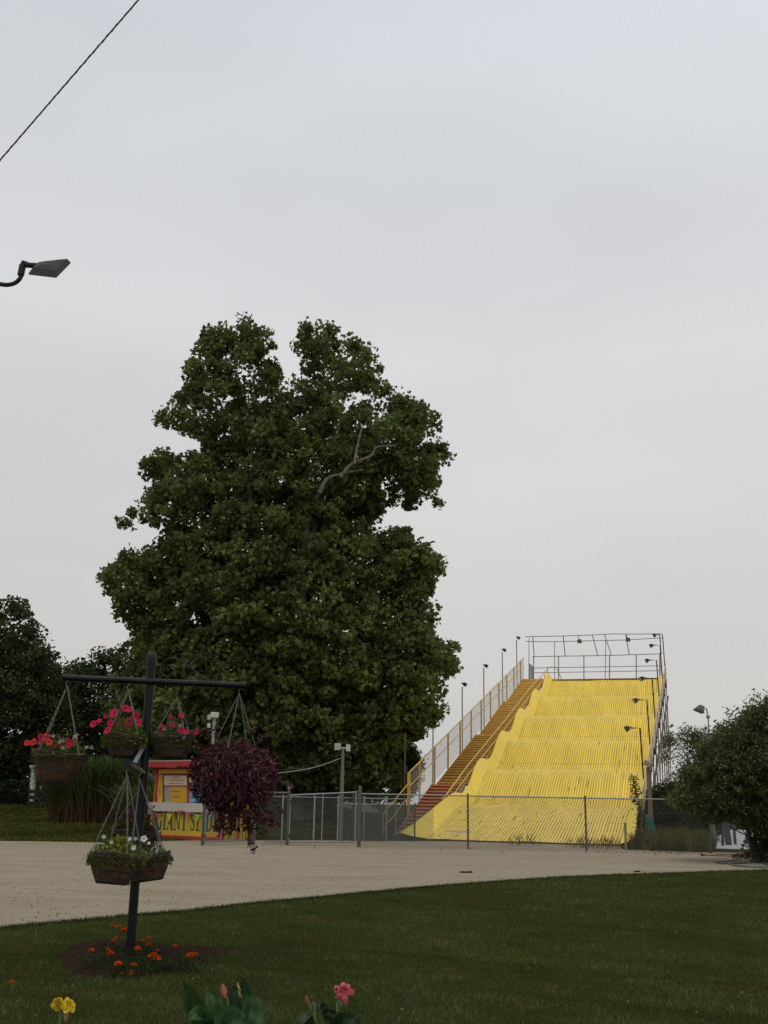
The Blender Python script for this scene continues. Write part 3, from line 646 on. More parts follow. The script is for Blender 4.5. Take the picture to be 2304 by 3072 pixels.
# ================================================================ ticket booth
BL = G(447, 2513.6); BC = G(665, 2525); dBf = (BC-BL).normalized(); nB = Vector((dBf.y, -dBf.x, 0))  # outward
if nB.y > 0: nB = -nB
BR = BC - nB*1.5; BK = BL-nB*1.5
def BP(u, v, off=0.0):
    d = ray(u, v); o_ = Vector((0, 0, EYE)); t = ((BL+nB*off)-o_).dot(nB)/d.dot(nB); return o_+d*t
M_by = mat('booth_yellow', (.56, .37, .035), .6, var=.14, vscale=2); M_br = mat('booth_red', (.38, .035, .03), .6, var=.2, vscale=3); M_cream = mat('booth_cream', (.62, .52, .38), .6, var=.08)
booth = thing('ticket_booth', 'small yellow and red ticket booth with green GIANT SLIDE lettering and a white counter', 'ticket booth', (BL+BC)/2)
zr_ = 2.92
def quadprism(mb, c, off0, off1):
    """c: four wall-plane points; extrude along nB"""
    P = [p+nB*off0 for p in c]+[p+nB*off1 for p in c]; mb.add(P, [(3,2,1,0),(4,5,6,7),(0,1,5,4),(1,2,6,5),(2,3,7,6),(3,0,4,7)]); return mb
def panel(name, u0, v0, u1, v1, off0, off1, m_, parent=booth, pts=None, bevel=0):
    c = pts or [BP(u0, v1), BP(u1, v1), BP(u1, v0), BP(u0, v0)]; mb = MB(); quadprism(mb, c, off0, off1); return mb.build(name, m_, parent, bevel=bevel)
zc = 1.05
def wallbox(a, b, z0, z1, th, nn):  # box along a-b with thickness inward
    mb = MB(); P = [a+Z*z0, b+Z*z0, b+Z*z1, a+Z*z1]; Q = [p-nn*th for p in P]; mb.add(P+Q, [(0,1,2,3),(7,6,5,4),(0,4,5,1),(1,5,6,2),(2,6,7,3),(3,7,4,0)]); return mb
wf = wallbox(BL, BC, 0, 1.12, .08, nB).build('front_wall', M_by, booth)
sd_n = dBf
side = wallbox(BC-nB*.085, BR, 0, zr_-.15, .08, sd_n)
side_o = side.build('side_wall', M_by, booth)
m = MB()
for k in (.22, .34, .46, .62, .74, .86): a = BC.lerp(BR, k)+sd_n*.004; m.obox(a+Z*.05, a+Z*2.6, sd_n, .022, .012)
m.build('board_groove', mat('groove', (.10, .075, .015), .8), side_o)
wallbox(BK, BR, 0, zr_-.15, .06, -nB).build('back_wall', M_by, booth); wallbox(BL-nB*.085, BK, 0, zr_-.15, .06, -sd_n).build('side_wall', M_by, booth)
for a, nm in ((BC, .12), (BR, .1), (BC.lerp(BR, .56), .05)):
    m = MB(); m.obox(a+sd_n*.02+Z*.0, a+sd_n*.02+Z*(zr_-.1), nB, nm*1.6 if a is not BC else .06, nm*1.6 if a is not BC else .16); m.build('corner_post', M_br, booth, bevel=.006)
# front corner posts
def vpost(u, wd, name='corner_post'):
    p = BP(u, 2500); p.z = 0; m = MB(); m.obox(p+nB*.02, p+nB*.02+Z*(zr_-.12), nB, wd, .06); m.build(name, M_br, booth, bevel=.004)
p = BP(453, 2500); p.z = 0
vpost(461, .17); vpost(661, .2)
m = MB(); a = BL-dBf*0+nB*.03; b = BC+nB*.03; m.obox(a+Z*.07, b+Z*.07, Z, .05, .16); m.build('skirting', M_br, booth)
panel('lintel', 462, 2300, 664, 2324, .0, .05, M_br); panel('yellow_beam', 480, 2308.5, 660, 2320, .05, .07, M_by)
panel('side_strip', 474, 2324, 489, 2406, .0, .03, M_by)
panel('window_frame', 489.5, 2324, 494, 2408, .0, .05, M_br); panel('window_frame', 563.5, 2324, 569, 2408, .0, .05, M_br); panel('window_frame', 494.2, 2356.5, 563.3, 2359.5, .0, .045, M_br)
sg = panel('price_sign', 494.4, 2326.6, 563.2, 2356, .01, .04, M_cream); panel('price_sign', 569.4, 2326.6, 652, 2356, .01, .04, M_cream)
panel('window_pane', 494.4, 2359.8, 512.5, 2407, .0, .02, mat('dull_glass', (.27, .27, .25), .25, spec=.6)); og = panel('window_poster', 512.8, 2359.8, 563.2, 2407, .0, .03, mat('poster_orange', (.52, .30, .03), .6))
panel('blue_panel', 569.4, 2359, 652, 2407, .0, .03, mat('booth_blue', (.16, .36, .52), .6, var=.06))
# counter
c0, c1 = BP(446, 2412), BP(668, 2420); zt = .5*(c0.z+c1.z); zt = 1.40
m = MB(); ztop = 1.42; a0, b0 = BL-dBf*.08, BC+dBf*.08
quadprism(m, [a0+Z*1.07, b0+Z*1.07, b0+Z*1.42, a0+Z*1.42], 0.09, .13); quadprism(m, [a0+Z*1.385, b0+Z*1.385, b0+Z*1.42, a0+Z*1.42], -.1, .089)
m.build('counter', mat('counter_white', (.50, .45, .39), .6, var=.05), booth, bevel=.004)
# roof
m = MB(); ra, rb = BL-dBf*.35+nB*.45, BC+dBf*.35+nB*.45; rc, rd_ = BR+dBf*.35-nB*.3, BK-dBf*.35-nB*.3
P = [q+Z*(zr_-.12) for q in (ra, rb, rc, rd_)]+[q+Z*(zr_+.12) for q in (ra, rb, rc, rd_)]; m.add(P, [(3,2,1,0),(4,5,6,7),(0,1,5,4),(1,2,6,5),(2,3,7,6),(3,0,4,7)]); ro = m.build('roof', M_br, booth, bevel=.008)
m = MB(); P = [q+Z*(zr_+.124) for q in (ra, rb, rc, rd_)]+[q+Z*(zr_+.165) for q in (ra+nB*.02, rb+nB*.02, rc, rd_)]; m.add(P, [(3,2,1,0),(4,5,6,7),(0,1,5,4),(1,2,6,5),(2,3,7,6),(3,0,4,7)]); m.build('roof_edge', mat('roof_white', (.6, .55, .5), .6), ro)
m = MB(); q = BP(531, 2302)+nB*.25; m.obox(q-dBf*.28, q+dBf*.28, Z, .16, .07); m.build('soffit_lamp', mat('lamp_cover', (.5, .45, .3), .5), ro, bevel=.01)
# lettering -----------------------------------------------------
def quads(name, polys, org, ux, uy, off, m_, parent, th=.008):
    m = MB()
    for pl in polys:
        n = len(pl); P = [org+ux*x+uy*y+off for x, y in pl]; Q = [p+nB*th for p in P]
        m.add(P+Q, [list(range(n))[::-1], [n+i for i in range(n)]]+[[i, (i+1) % n, n+(i+1) % n, n+i] for i in range(n)])
    return m.build(name, m_, parent)
def R_(x0, y0, x1, y1): return [(x0, y0), (x1, y0), (x1, y1), (x0, y1)]
def stroke(pts, ws):
    out = []; L = []; Rr = []
    for i, p in enumerate(pts):
        a = pts[max(i-1, 0)]; b = pts[min(i+1, len(pts)-1)]; dx, dy = b[0]-a[0], b[1]-a[1]; l = math.hypot(dx, dy) or 1; nx_, ny_ = -dy/l*ws[i]/2, dx/l*ws[i]/2
        L.append((p[0]+nx_, p[1]+ny_)); Rr.append((p[0]-nx_, p[1]-ny_))
    return [[L[i], L[i+1], Rr[i+1], Rr[i]] for i in range(len(pts)-1)]
def arc(cx_, cy_, rx, ry, a0, a1, n, wf_):
    P = [(cx_+rx*math.cos(rad(a0+(a1-a0)*i/n)), cy_+ry*math.sin(rad(a0+(a1-a0)*i/n))) for i in range(n+1)]; return stroke(P, [wf_(i/n) for i in range(n+1)])
sf = .055
GL_ = {
 'I': (.42, [R_(.12, 0, .30, 1), R_(.02, 0, .40, sf), R_(.02, 1-sf, .40, 1)]),
 'A': (.86, [[(.40, 1), (.50, 1), (.82, 0), (.60, 0), (.38, .80)], [(.38, .9), (.42, 1), (.44, .88), (.16, 0), (.10, 0)], R_(.22, .32, .62, .38), R_(.0, 0, .26, sf), R_(.54, 0, .88, sf)]),
 'N': (.86, [R_(.12, 0, .18, 1), R_(.70, 0, .76, 1), [(.06, 1), (.26, 1), (.76, 0), (.66, 0)], R_(.0, 0, .30, sf), R_(.58, 1-sf, .88, 1), R_(0, 1-sf, .2, 1)]),
 'T': (.74, [R_(.28, 0, .46, 1), R_(.02, 1-sf, .72, 1), R_(.02, .78, .06, 1), R_(.68, .78, .72, 1), R_(.18, 0, .56, sf)]),
 'L': (.64, [R_(.12, 0, .30, 1), R_(.02, 0, .60, sf), R_(.02, 1-sf, .40, 1), R_(.56, 0, .60, .26)]),
 'E': (.68, [R_(.12, 0, .30, 1), R_(.02, 0, .62, sf), R_(.02, 1-sf, .60, 1), R_(.58, 0, .62, .26), R_(.56, .78, .60, 1), R_(.30, .48, .50, .53), R_(.47, .4, .5, .62)]),
 'D': (.84, [R_(.12, 0, .30, 1), R_(.02, 0, .40, sf), R_(.02, 1-sf, .40, 1)]+arc(.36, .5, .36, .475, 90, -90, 12, lambda t: .05+.15*math.sin(math.pi*t))),
 'S': (.62, stroke([(.54, .74), (.50, .90), (.34, .97), (.16, .90), (.12, .74), (.22, .60), (.40, .46), (.50, .30), (.47, .10), (.30, .03), (.12, .10), (.07, .28)], [.04, .05, .07, .11, .14, .17, .18, .16, .11, .07, .05, .04])+[R_(.51, .72, .55, 1), R_(.06, 0, .10, .28)]),
 'G': (.86, arc(.46, .5, .36, .47, 40, 320, 16, lambda t: .05+.15*math.sin(math.pi*t))+[R_(.60, .05, .76, .42), R_(.50, .40, .86, .45), R_(.72, .72, .76, 1)]),
}
M_green = mat('letter_green', (.02, .10, .05), .6)
o0 = BP(466, 2496); o1 = BP(656, 2506); xdir = (o1-o0); xdir.z = 0; totw = xdir.length; xdir.normalize(); hgt = .70; base_z = .36
seq = 'GIANT SLIDE'; tw = sum(GL_[c][0] if c != ' ' else .36 for c in seq)+.08*10; kx = totw/tw; x = 0
for c in seq:
    if c == ' ': x += .36; continue
    org = Vector((o0.x, o0.y, base_z))+xdir*(x*kx); quads('letter', GL_[c][1], org, xdir*kx, Z*hgt, nB*.006, M_green, wf); x += GL_[c][0]+.08
def text_on(txt, P, size, m_, parent, w_=None, ux=None):
    cu = bpy.data.curves.new('t', 'FONT'); cu.body = txt; cu.size = size; cu.align_x = 'CENTER'; cu.align_y = 'CENTER'; cu.extrude = .002
    o = bpy.data.objects.new('t', cu); sc.collection.objects.link(o); bpy.context.view_layer.update()
    me = bpy.data.meshes.new_from_object(o.evaluated_get(bpy.context.evaluated_depsgraph_get())); bpy.data.objects.remove(o)
    ux = ux or dBf; M3 = Matrix((ux, Z, nB)).transposed(); sx = 1
    if w_: ww = max(v.co.x for v in me.vertices)-min(v.co.x for v in me.vertices); sx = w_/ww
    for v in me.vertices: v.co = M3 @ Vector((v.co.x*sx, v.co.y, v.co.z)) + P - wloc(parent)
    me.materials.append(m_); return link('lettering', me, parent)
M_rt = mat('sign_red', (.42, .16, .09), .6); M_gt = mat('sign_green', (.12, .15, .02), .6)
for (u, v, txt, s_, w_) in ((531, 2331.5, '$2.00 PER TICKET', .085, .50), (531, 2341, '1 TICKET PER PERSON - PER RIDE', .08, .88), (531, 2350.5, 'NO REFUNDS - NO RAIN CHECKS', .08, .9)): text_on(txt, BP(u, v)+nB*.045, s_, M_rt, sg, w_)
for v, txt in ((2374, 'All Day Pass'), (2390, 'All Ride Book')): text_on(txt, BP(529, v)+nB*.035, .085, mat('poster_red', (.40, .09, .03), .6), og, .46)
for k, txt in enumerate(('CHILDREN', 'UNDER 4', 'MUST RIDE', 'WITH AN', 'ADULT')): text_on(txt, BP(481, 2362+k*6.2)+nB*.035, .05, M_gt, bpy.data.objects['side_strip'], .15)
# pennant string along the counter
pn = thing('pennant_string', 'string of red yellow pink and green pennants hanging under the booth counter', 'bunting', BP(540, 2440))
pts = [BP(444, 2428, .15), BP(462, 2442, .15), BP(505, 2441, .15), BP(541, 2429, .15), BP(572, 2438, .15), BP(602, 2446, .15), BP(640, 2436, .15), BP(668, 2424, .15)]
m = MB(); m.tube(smooth_path(pts, 4), .006, 4); m.build('string', M_cream, pn)
for i, (u, v, wd, hh, col) in enumerate([(448, 2427, 14, 18, (.12, .32, .42)), (475, 2441, 17, 14, (.45, .05, .08)), (508, 2441, 17, 22, (.50, .42, .04)), (540, 2431, 14, 11, (.50, .05, .06)), (562, 2437, 16, 22, (.50, .10, .12)), (592, 2444, 15, 22, (.22, .42, .08)), (630, 2440, 15, 18, (.12, .26, .30)), (652, 2432, 14, 16, (.45, .06, .08))]):
    a, b, c = BP(u-wd/2, v, .15), BP(u+wd/2, v+1, .15), BP(u-1, v+hh, .18); m = MB(); n_ = nB*.004; m.add([a, b, c, a-n_, b-n_, c-n_], [(0, 1, 2), (5, 4, 3), (0, 3, 4, 1), (1, 4, 5, 2), (2, 5, 3, 0)]); m.build('pennant', mat('pennant_%d' % i, col, .6), pn)
# ================================================================ lamp posts around the ride
def post_to(u, v, Y): p = at(u, v, Y); return Vector((p.x, p.y, gz(p.x, p.y))), p
b, tp = post_to(643, 2152, 47.5); t = thing('lamp_post', 'slim grey lamp post with white shoebox lamp rising behind the purple plant', 'lamp post', b)
m = MB(); m.tube([b, tp], .075, 8); m.build('pole', M_galv, t, True); m = MB(); m.box(tp+Vector((.02, -.12, .08)), (.36, .5, .24), Matrix.Rotation(.2, 3, 'Z')); lh = m.build('lamp_head', mat('lamp_white', (.5, .49, .45), .5, var=.1), t, bevel=.04)
m = MB(); m.box(tp+Vector((-.2, -.1, -.42)), (.13, .13, .30)); m.build('speaker_box', mat('lamp_white', (0, 0, 0)), t, bevel=.03); m = MB(); m.box(tp+Vector((-.22, .05, .0)), (.12, .3, .22), Matrix.Rotation(.4, 3, 'Z')); m.build('lamp_head', mat('lamp_white', (0, 0, 0)), t, bevel=.02)
b, tp = post_to(1029, 2246, 46); t = thing('lamp_post', 'grey post with two square flood lamps standing behind the wide gate', 'lamp post', b)
m = MB(); m.tube([b, b.lerp(tp, .55), tp], [.085, .08, .055], 8); m.build('pole', mat('post_grey_wood', (.16, .16, .14), .7, var=.2), t, True)
m = MB(); m.tube([tp+Vector((-.2, 0, .02)), tp+Vector((.2, 0, .02))], .04, 6); m.build('cross_arm', M_galv, t, True)
M_fl = mat('flood_white', (.52, .50, .42), .4, var=.1)
m = MB(); m.box(tp+Vector((-.22, -.08, .07)), (.26, .12, .28), Matrix.Rotation(-.3, 3, 'Z')); m.build('lamp_head', mat('flood_grey', (.36, .38, .36), .4), t, bevel=.02)
m = MB(); m.box(tp+Vector((.22, -.04, .03)), (.10, .22, .28), Matrix.Rotation(-.5, 3, 'Z')); m.build('lamp_head', M_fl, t, bevel=.02)
cs = [at(1021, 2275, 46), at(940, 2303, 46), at(845, 2318, 45.6), at(760, 2322, 45.3), BC+Z*(zr_+.1)+dBf*.3]
m = MB(); m.tube(smooth_path(cs, 4), .018, 5); tag(m.build('cable', mat('cable_grey', (.30, .34, .38), .5), None, True), 'pale cable sagging from the twin flood lamp post to the booth roof', 'cable')
# wooden pole right of the slide
b, tp = post_to(1944, 2300, 46); b = G(1958, 2536); tp = b.lerp(Vector((at(1944, 2302, b.y).x, b.y, at(1944, 2302, b.y).z)), 1)
t = thing('lamp_post', 'leaning weathered wooden pole with boxy flood lamp in the weeds right of the slide', 'lamp post', b)
m = MB(); m.tube([b, b.lerp(tp, .5), tp], [.12, .10, .085], 8); m.build('pole', mat('pole_wood', (.20, .155, .10), .85, var=.3, stretch=(5, 5, .5), bump=.5), t, True)
m = MB(); q = tp+Vector((-.02, -.15, .15)); Mr = Matrix.Rotation(-.5, 3, 'Z') @ Matrix.Rotation(.45, 3, 'Y'); m.box(q, (.34, .3, .24), Mr); m.build('lamp_head', mat('lamp_tan', (.30, .24, .13), .5), t, bevel=.03)
p = G(1945, 2538); t = thing('green_tarp', 'crumpled green cloth wrapped round the foot of the wooden pole', 'cloth', p)
m = MB(); m.lathe(p+Vector((.1, .1, .1)), [(.22, 0), (.24, .4), (.20, .75), (.15, 1.0), (.10, 1.1)], 12, None, lambda r, z, a, i: (r*(1+.25*math.sin(3*a+i)), z*(1+.1*math.sin(2*a)))); m.build('cloth', mat('green_cloth', (.035, .11, .085), .8, var=.3, bump=.5, bscale=8), t, True)
m = MB(); m.obox(p+Vector((-.25, -.1, 0)), p+Vector((-.28, -.1, 1.15)), Vector((0, 1, 0)), .07, .05); m.build('stake', mat('stake_wood', (.28, .26, .13), .8), t)
p = G(1878, 2551); m = MB(); m.obox(p, p+Vector((.01, 0, .95)), Vector((0, 1, 0)), .08, .06); m.box(p+Z*.97, (.10, .08, .04)); tag(m.build('stake', mat('stake_wood', (0, 0, 0))), 'short wooden stake behind the fence at the right corner of the slide foot', 'stake')
# flood lamp over the right-hand bush
b, tp = post_to(2117, 2150, 46); b.z = 0; t = thing('lamp_post', 'big square flood lamp on a pole sticking up behind the right hand bush', 'lamp post', b)
m = MB(); m.tube([b, tp+Vector((-.05, 0, -.7))], .13, 8); m.build('pole', mat('post_grey_wood', (0, 0, 0)), t, True); m = MB(); m.tube([tp+Vector((.1, 0, -1)), tp+Vector((.1, 0, .0)), tp+Vector((.06, 0, .32)), tp+Vector((-.1, 0, .36))], .03, 6); m.ball(tp+Vector((.1, 0, .0)), .09, 8, 5); m.build('bracket', M_galv, t, True)
m = MB(); q = tp+Vector((-.42, -.05, .35)); Mr = Matrix.Rotation(.38, 3, 'Y')
P = [(-.32, -.25, -.14), (.22, -.25, -.14), (.22, .25, -.14), (-.32, .25, -.14), (-.12, -.15, .20), (.16, -.15, .20), (.16, .15, .20), (-.12, .15, .20)]; q = tp+Vector((-.22, -.05, .33)); m.add([q+Mr @ Vector(k)*.72 for k in P], [(3,2,1,0),(4,5,6,7),(0,1,5,4),(1,2,6,5),(2,3,7,6),(3,0,4,7)]); m.box(q+Mr @ Vector((-.035, 0, -.135)), (.42, .38, .05), Mr); m.build('lamp_head', mat('lamp_head_grey', (.12, .12, .12), .45, .3), t, bevel=.02)
# ================================================================ street lamp at upper left and cable
LY = 15.0; t = None; pb = at(-330, 900, LY); pb = Vector((pb.x, pb.y, 0)); t = thing('street_lamp', 'dark cobra head street lamp on a curved arm reaching in from the left edge', 'street lamp', pb)
ph = at(-330, 700, LY).z; m = MB(); m.tube([pb, pb+Z*ph], [.11, .07], 12); m.build('pole', M_dgrey, t, True)
arm = smooth_path([at(-330, 760, LY), at(-200, 770, LY), at(-90, 815, LY), at(-30, 842, LY), at(10, 854, LY), at(40, 851, LY), at(58, 838, LY), at(65, 822, LY)], 6)
M_lamp = mat('lamp_brown', (.035, .033, .03), .6, .0, spec=.15)
m = MB(); m.tube(arm, .034, 10); m.build('arm', M_lamp, t, True)
m = MB(); m.tube([at(62, 826, LY), at(68, 796, LY)], .052, 10); m.tube([at(66, 800, LY), at(71, 788, LY), at(80, 793, LY)], .046, 10); m.tube([at(78, 795, LY), at(125, 798, LY)], .043, 10); m.build('elbow', M_lamp, t, True)
# head: a shallow box hood seen from below
def hood():
    A_, B_, C_, D_ = at(107, 800, LY-.05), at(213, 788, LY-.15), at(170, 832, LY-.62), at(84, 822, LY-.52)
    m = MB(); rim = [A_, B_, C_.lerp(B_, .12), C_, C_.lerp(D_, .1), D_.lerp(C_, .12), D_]
    c = sum(rim, Vector())/len(rim); up = Z
    top = [p.lerp(c, .2)+up*.10 for p in rim]; top2 = [p.lerp(c, .6)+up*.15 for p in rim]; n = len(rim)
    m.add(rim+top+top2, [[i, (i+1) % n, n+(i+1) % n, n+i] for i in range(n)]+[[n+i, n+(i+1) % n, 2*n+(i+1) % n, 2*n+i] for i in range(n)]+[[2*n+i for i in range(n)]])
    h_ = m.build('lamp_head', M_lamp, t); m = MB(); low = [p.lerp(c, .03)-up*.012 for p in rim]; m.add(low+[p.lerp(c, .1)+up*.01 for p in rim], [list(range(n))[::-1], [n+i for i in range(n)]]+[[i, (i+1) % n, n+(i+1) % n, n+i] for i in range(n)]); m.build('lens', mat('dark_lens', (.075, .068, .062), .5, spec=.2), h_)
hood()
c1 = at(-330, 860, 15); c2 = at(415, 0, 11); dcv = c2-c1
c1 = at(-200, 712, 13.2); dcv = c2-c1
m = MB(); P = [c1+dcv*k for k in (0, 1, 2.2, 3.5)]; m.tube(P, .011, 6)
L = (P[-1]-P[0]).length; n_ = int(L/.09); d = dcv.normalized(); x_ = d.cross(Z).normalized(); y_ = d.cross(x_)
hel = [P[0]+d*(i*.03)+(x_*math.cos(i*1.05)+y_*math.sin(i*1.05))*.008 for i in range(int(9.5/.03))]; m.tube(hel, .006, 4)
tag(m.build('overhead_cable', mat('cable_black', (.09, .085, .095), .7, spec=.1), None, True), 'twisted dark overhead cable crossing the upper left corner of the sky', 'cable')
# ================================================================ hanging basket post
PB = G(388, 2881); PB.z = 0; PY = PB.y
def hz(u, v, Y=None): return at(u, v, Y or PY).z
PH = hz(470, 1957)
fp = thing('basket_post', 'black iron post with cross bar carrying seven hanging flower baskets', 'post', PB)
m = MB(); m.tube([PB-Z*.1, PB+Z*(PH-.13)], .048, 16); m.build('pole', M_black, fp, True)
m = MB(); m.lathe(PB+Z*(PH-.14), [(.054, 0), (.055, .07), (.05, .11), (.035, .135), (.012, .145)], 16); m.build('cap', M_black, fp, True)
BH = hz(455, 2046); TL, TR = G(190, 2033, BH), G(736, 2057, BH)
m = MB(); m.tube([TL, TR], .034, 14); m.build('cross_bar', M_black, fp, True)
for e, d_ in ((TL, TL-TR), (TR, TR-TL)): m = MB(); dn = d_.normalized(); m.tube([e-dn*.03, e+dn*.008], .040, 14); m.build('bar_cap', M_black, fp, True)
def Zp(x, y, Y): return at(440+x/5.184, 1940+y/5.184, Y)
sc_pts = [(990, 530), (900, 490), (700, 340), (620, 280), (500, 205), (400, 178), (300, 205), (235, 270), (215, 360), (250, 440), (330, 455), (410, 420), (428, 350), (390, 300), (330, 300), (312, 345), (345, 365)]
m = MB(); m.tube(smooth_path([Zp(x, y, PY+.05) for x, y in sc_pts], 5), .008, 5); m.tube(smooth_path([Zp(*q, PY+.06) for q in ((620, 285), (680, 210), (760, 150), (800, 165))], 4), .007, 5); m.tube(smooth_path([Zp(*q, PY+.06) for q in ((1000, 540), (1060, 460), (1095, 430), (1110, 490), (1080, 535))], 4), .006, 5)
m.build('scroll_brace', M_black, fp, True)
LH = hz(436, 2320); LB = Vector((PB.x, PB.y, LH)); LE = at(381, 2291, 10.55)
m = MB(); m.tube([LB, LE], .032, 14); m.build('lower_arm', mat('worn_bar', (.075, .07, .045), .5, .2, var=.5, vscale=10), fp, True)
m = MB(); dn = (LE-LB).normalized(); m.tube([LE-dn*.04, LE+dn*.02], .042, 14); m.build('bar_cap', M_black, fp, True)
m = MB(); m.tube([LB-dn*.0, LB-dn*.75], .032, 12); m.build('lower_arm', M_black, fp, True)
m = MB(); m.obox(at(431, 2238, PY-.15), at(404, 2289, PY-.35), (0, 1, 0), .045, .02); m.build('brace_plate', mat('plate_grey', (.20, .21, .22), .5, .3), fp, bevel=.004)
m = MB(); m.obox(at(402, 2268, PY-.2), at(398, 2300, PY-.3), (0, 1, 0), .05, .03); m.build('clamp', M_black, fp)
# ---- baskets
def chain(parent, a, b):
    m = MB(); L = (b-a).length; n = max(3, int(L/.03)); d = (b-a).normalized(); x_ = d.cross(Vector((.3, 1, .2))).normalized(); y_ = d.cross(x_)
    for i in range(n):
        c = a.lerp(b, (i+.5)/n); s_ = x_ if i % 2 else y_; P = [c+d*.019*math.cos(k)+s_*.0075*math.sin(k) for k in [j*math.pi/3 for j in range(7)]]; m.tube(P, .0029, 3, False)
    return m.build('chain', mat('chain_metal', (.68, .70, .62), .6, 0), parent)
M_coco = mat('coir', (.175, .105, .058), .95, var=.45, vscale=11, col2=(.055, .034, .020), bump=1.0, bscale=40, stretch=(1, 1, 5))
def petunia(parent, c, face, r, col, col2, name='flower', lobes=5):
    face = Vector(face).normalized(); x_ = face.cross(Vector((.1, .2, 1))).normalized(); y_ = face.cross(x_); n = 20; V = [c-face*r*.5]; F = []; cols = []
    ph = random.random()*6
    for ring, (q, dz) in enumerate(((.28, -.16), (.7, .0), (1, -.02))):
        for i in range(n):
            a = 2*math.pi*i/n; rr = r*q*(1+(.24*abs(math.cos(a*lobes/2+ph))-.12 if ring == 2 else 0)); V.append(c+(x_*math.cos(a)+y_*math.sin(a))*rr+face*(dz*r+(.07*r*math.sin(a*lobes*2) if ring == 2 else 0)))
    for i in range(n):
        j = (i+1) % n; F.append([0, 1+i, 1+j]); cols.append(col2)
        for k in (0, 1): F.append([1+k*n+i, 1+(k+1)*n+i, 1+(k+1)*n+j, 1+k*n+j]); kk = 1+random.uniform(-.08, .08); cols.append(tuple(min(1, q*kk) for q in col))
    m = MB(); m.add(V, F); return m.build(name, leafmat('petal', .6, .25), parent, True, cols)
def star(parent, c, face, r, col):
    face = Vector(face).normalized(); x_ = face.cross(Vector((.1, .2, 1))).normalized(); y_ = face.cross(x_); m = MB(); ph = random.random()*6
    for k in range(5):
        a = ph+k*1.2566; d = x_*math.cos(a)+y_*math.sin(a); e = x_*-math.sin(a)+y_*math.cos(a); m.add([c, c+d*r*.5+e*r*.17+face*.004, c+d*r, c+d*r*.5-e*r*.17+face*.004], [(0, 1, 2, 3)])
    return m.build('flower', leafmat('petal'), parent, False, [col]*5)
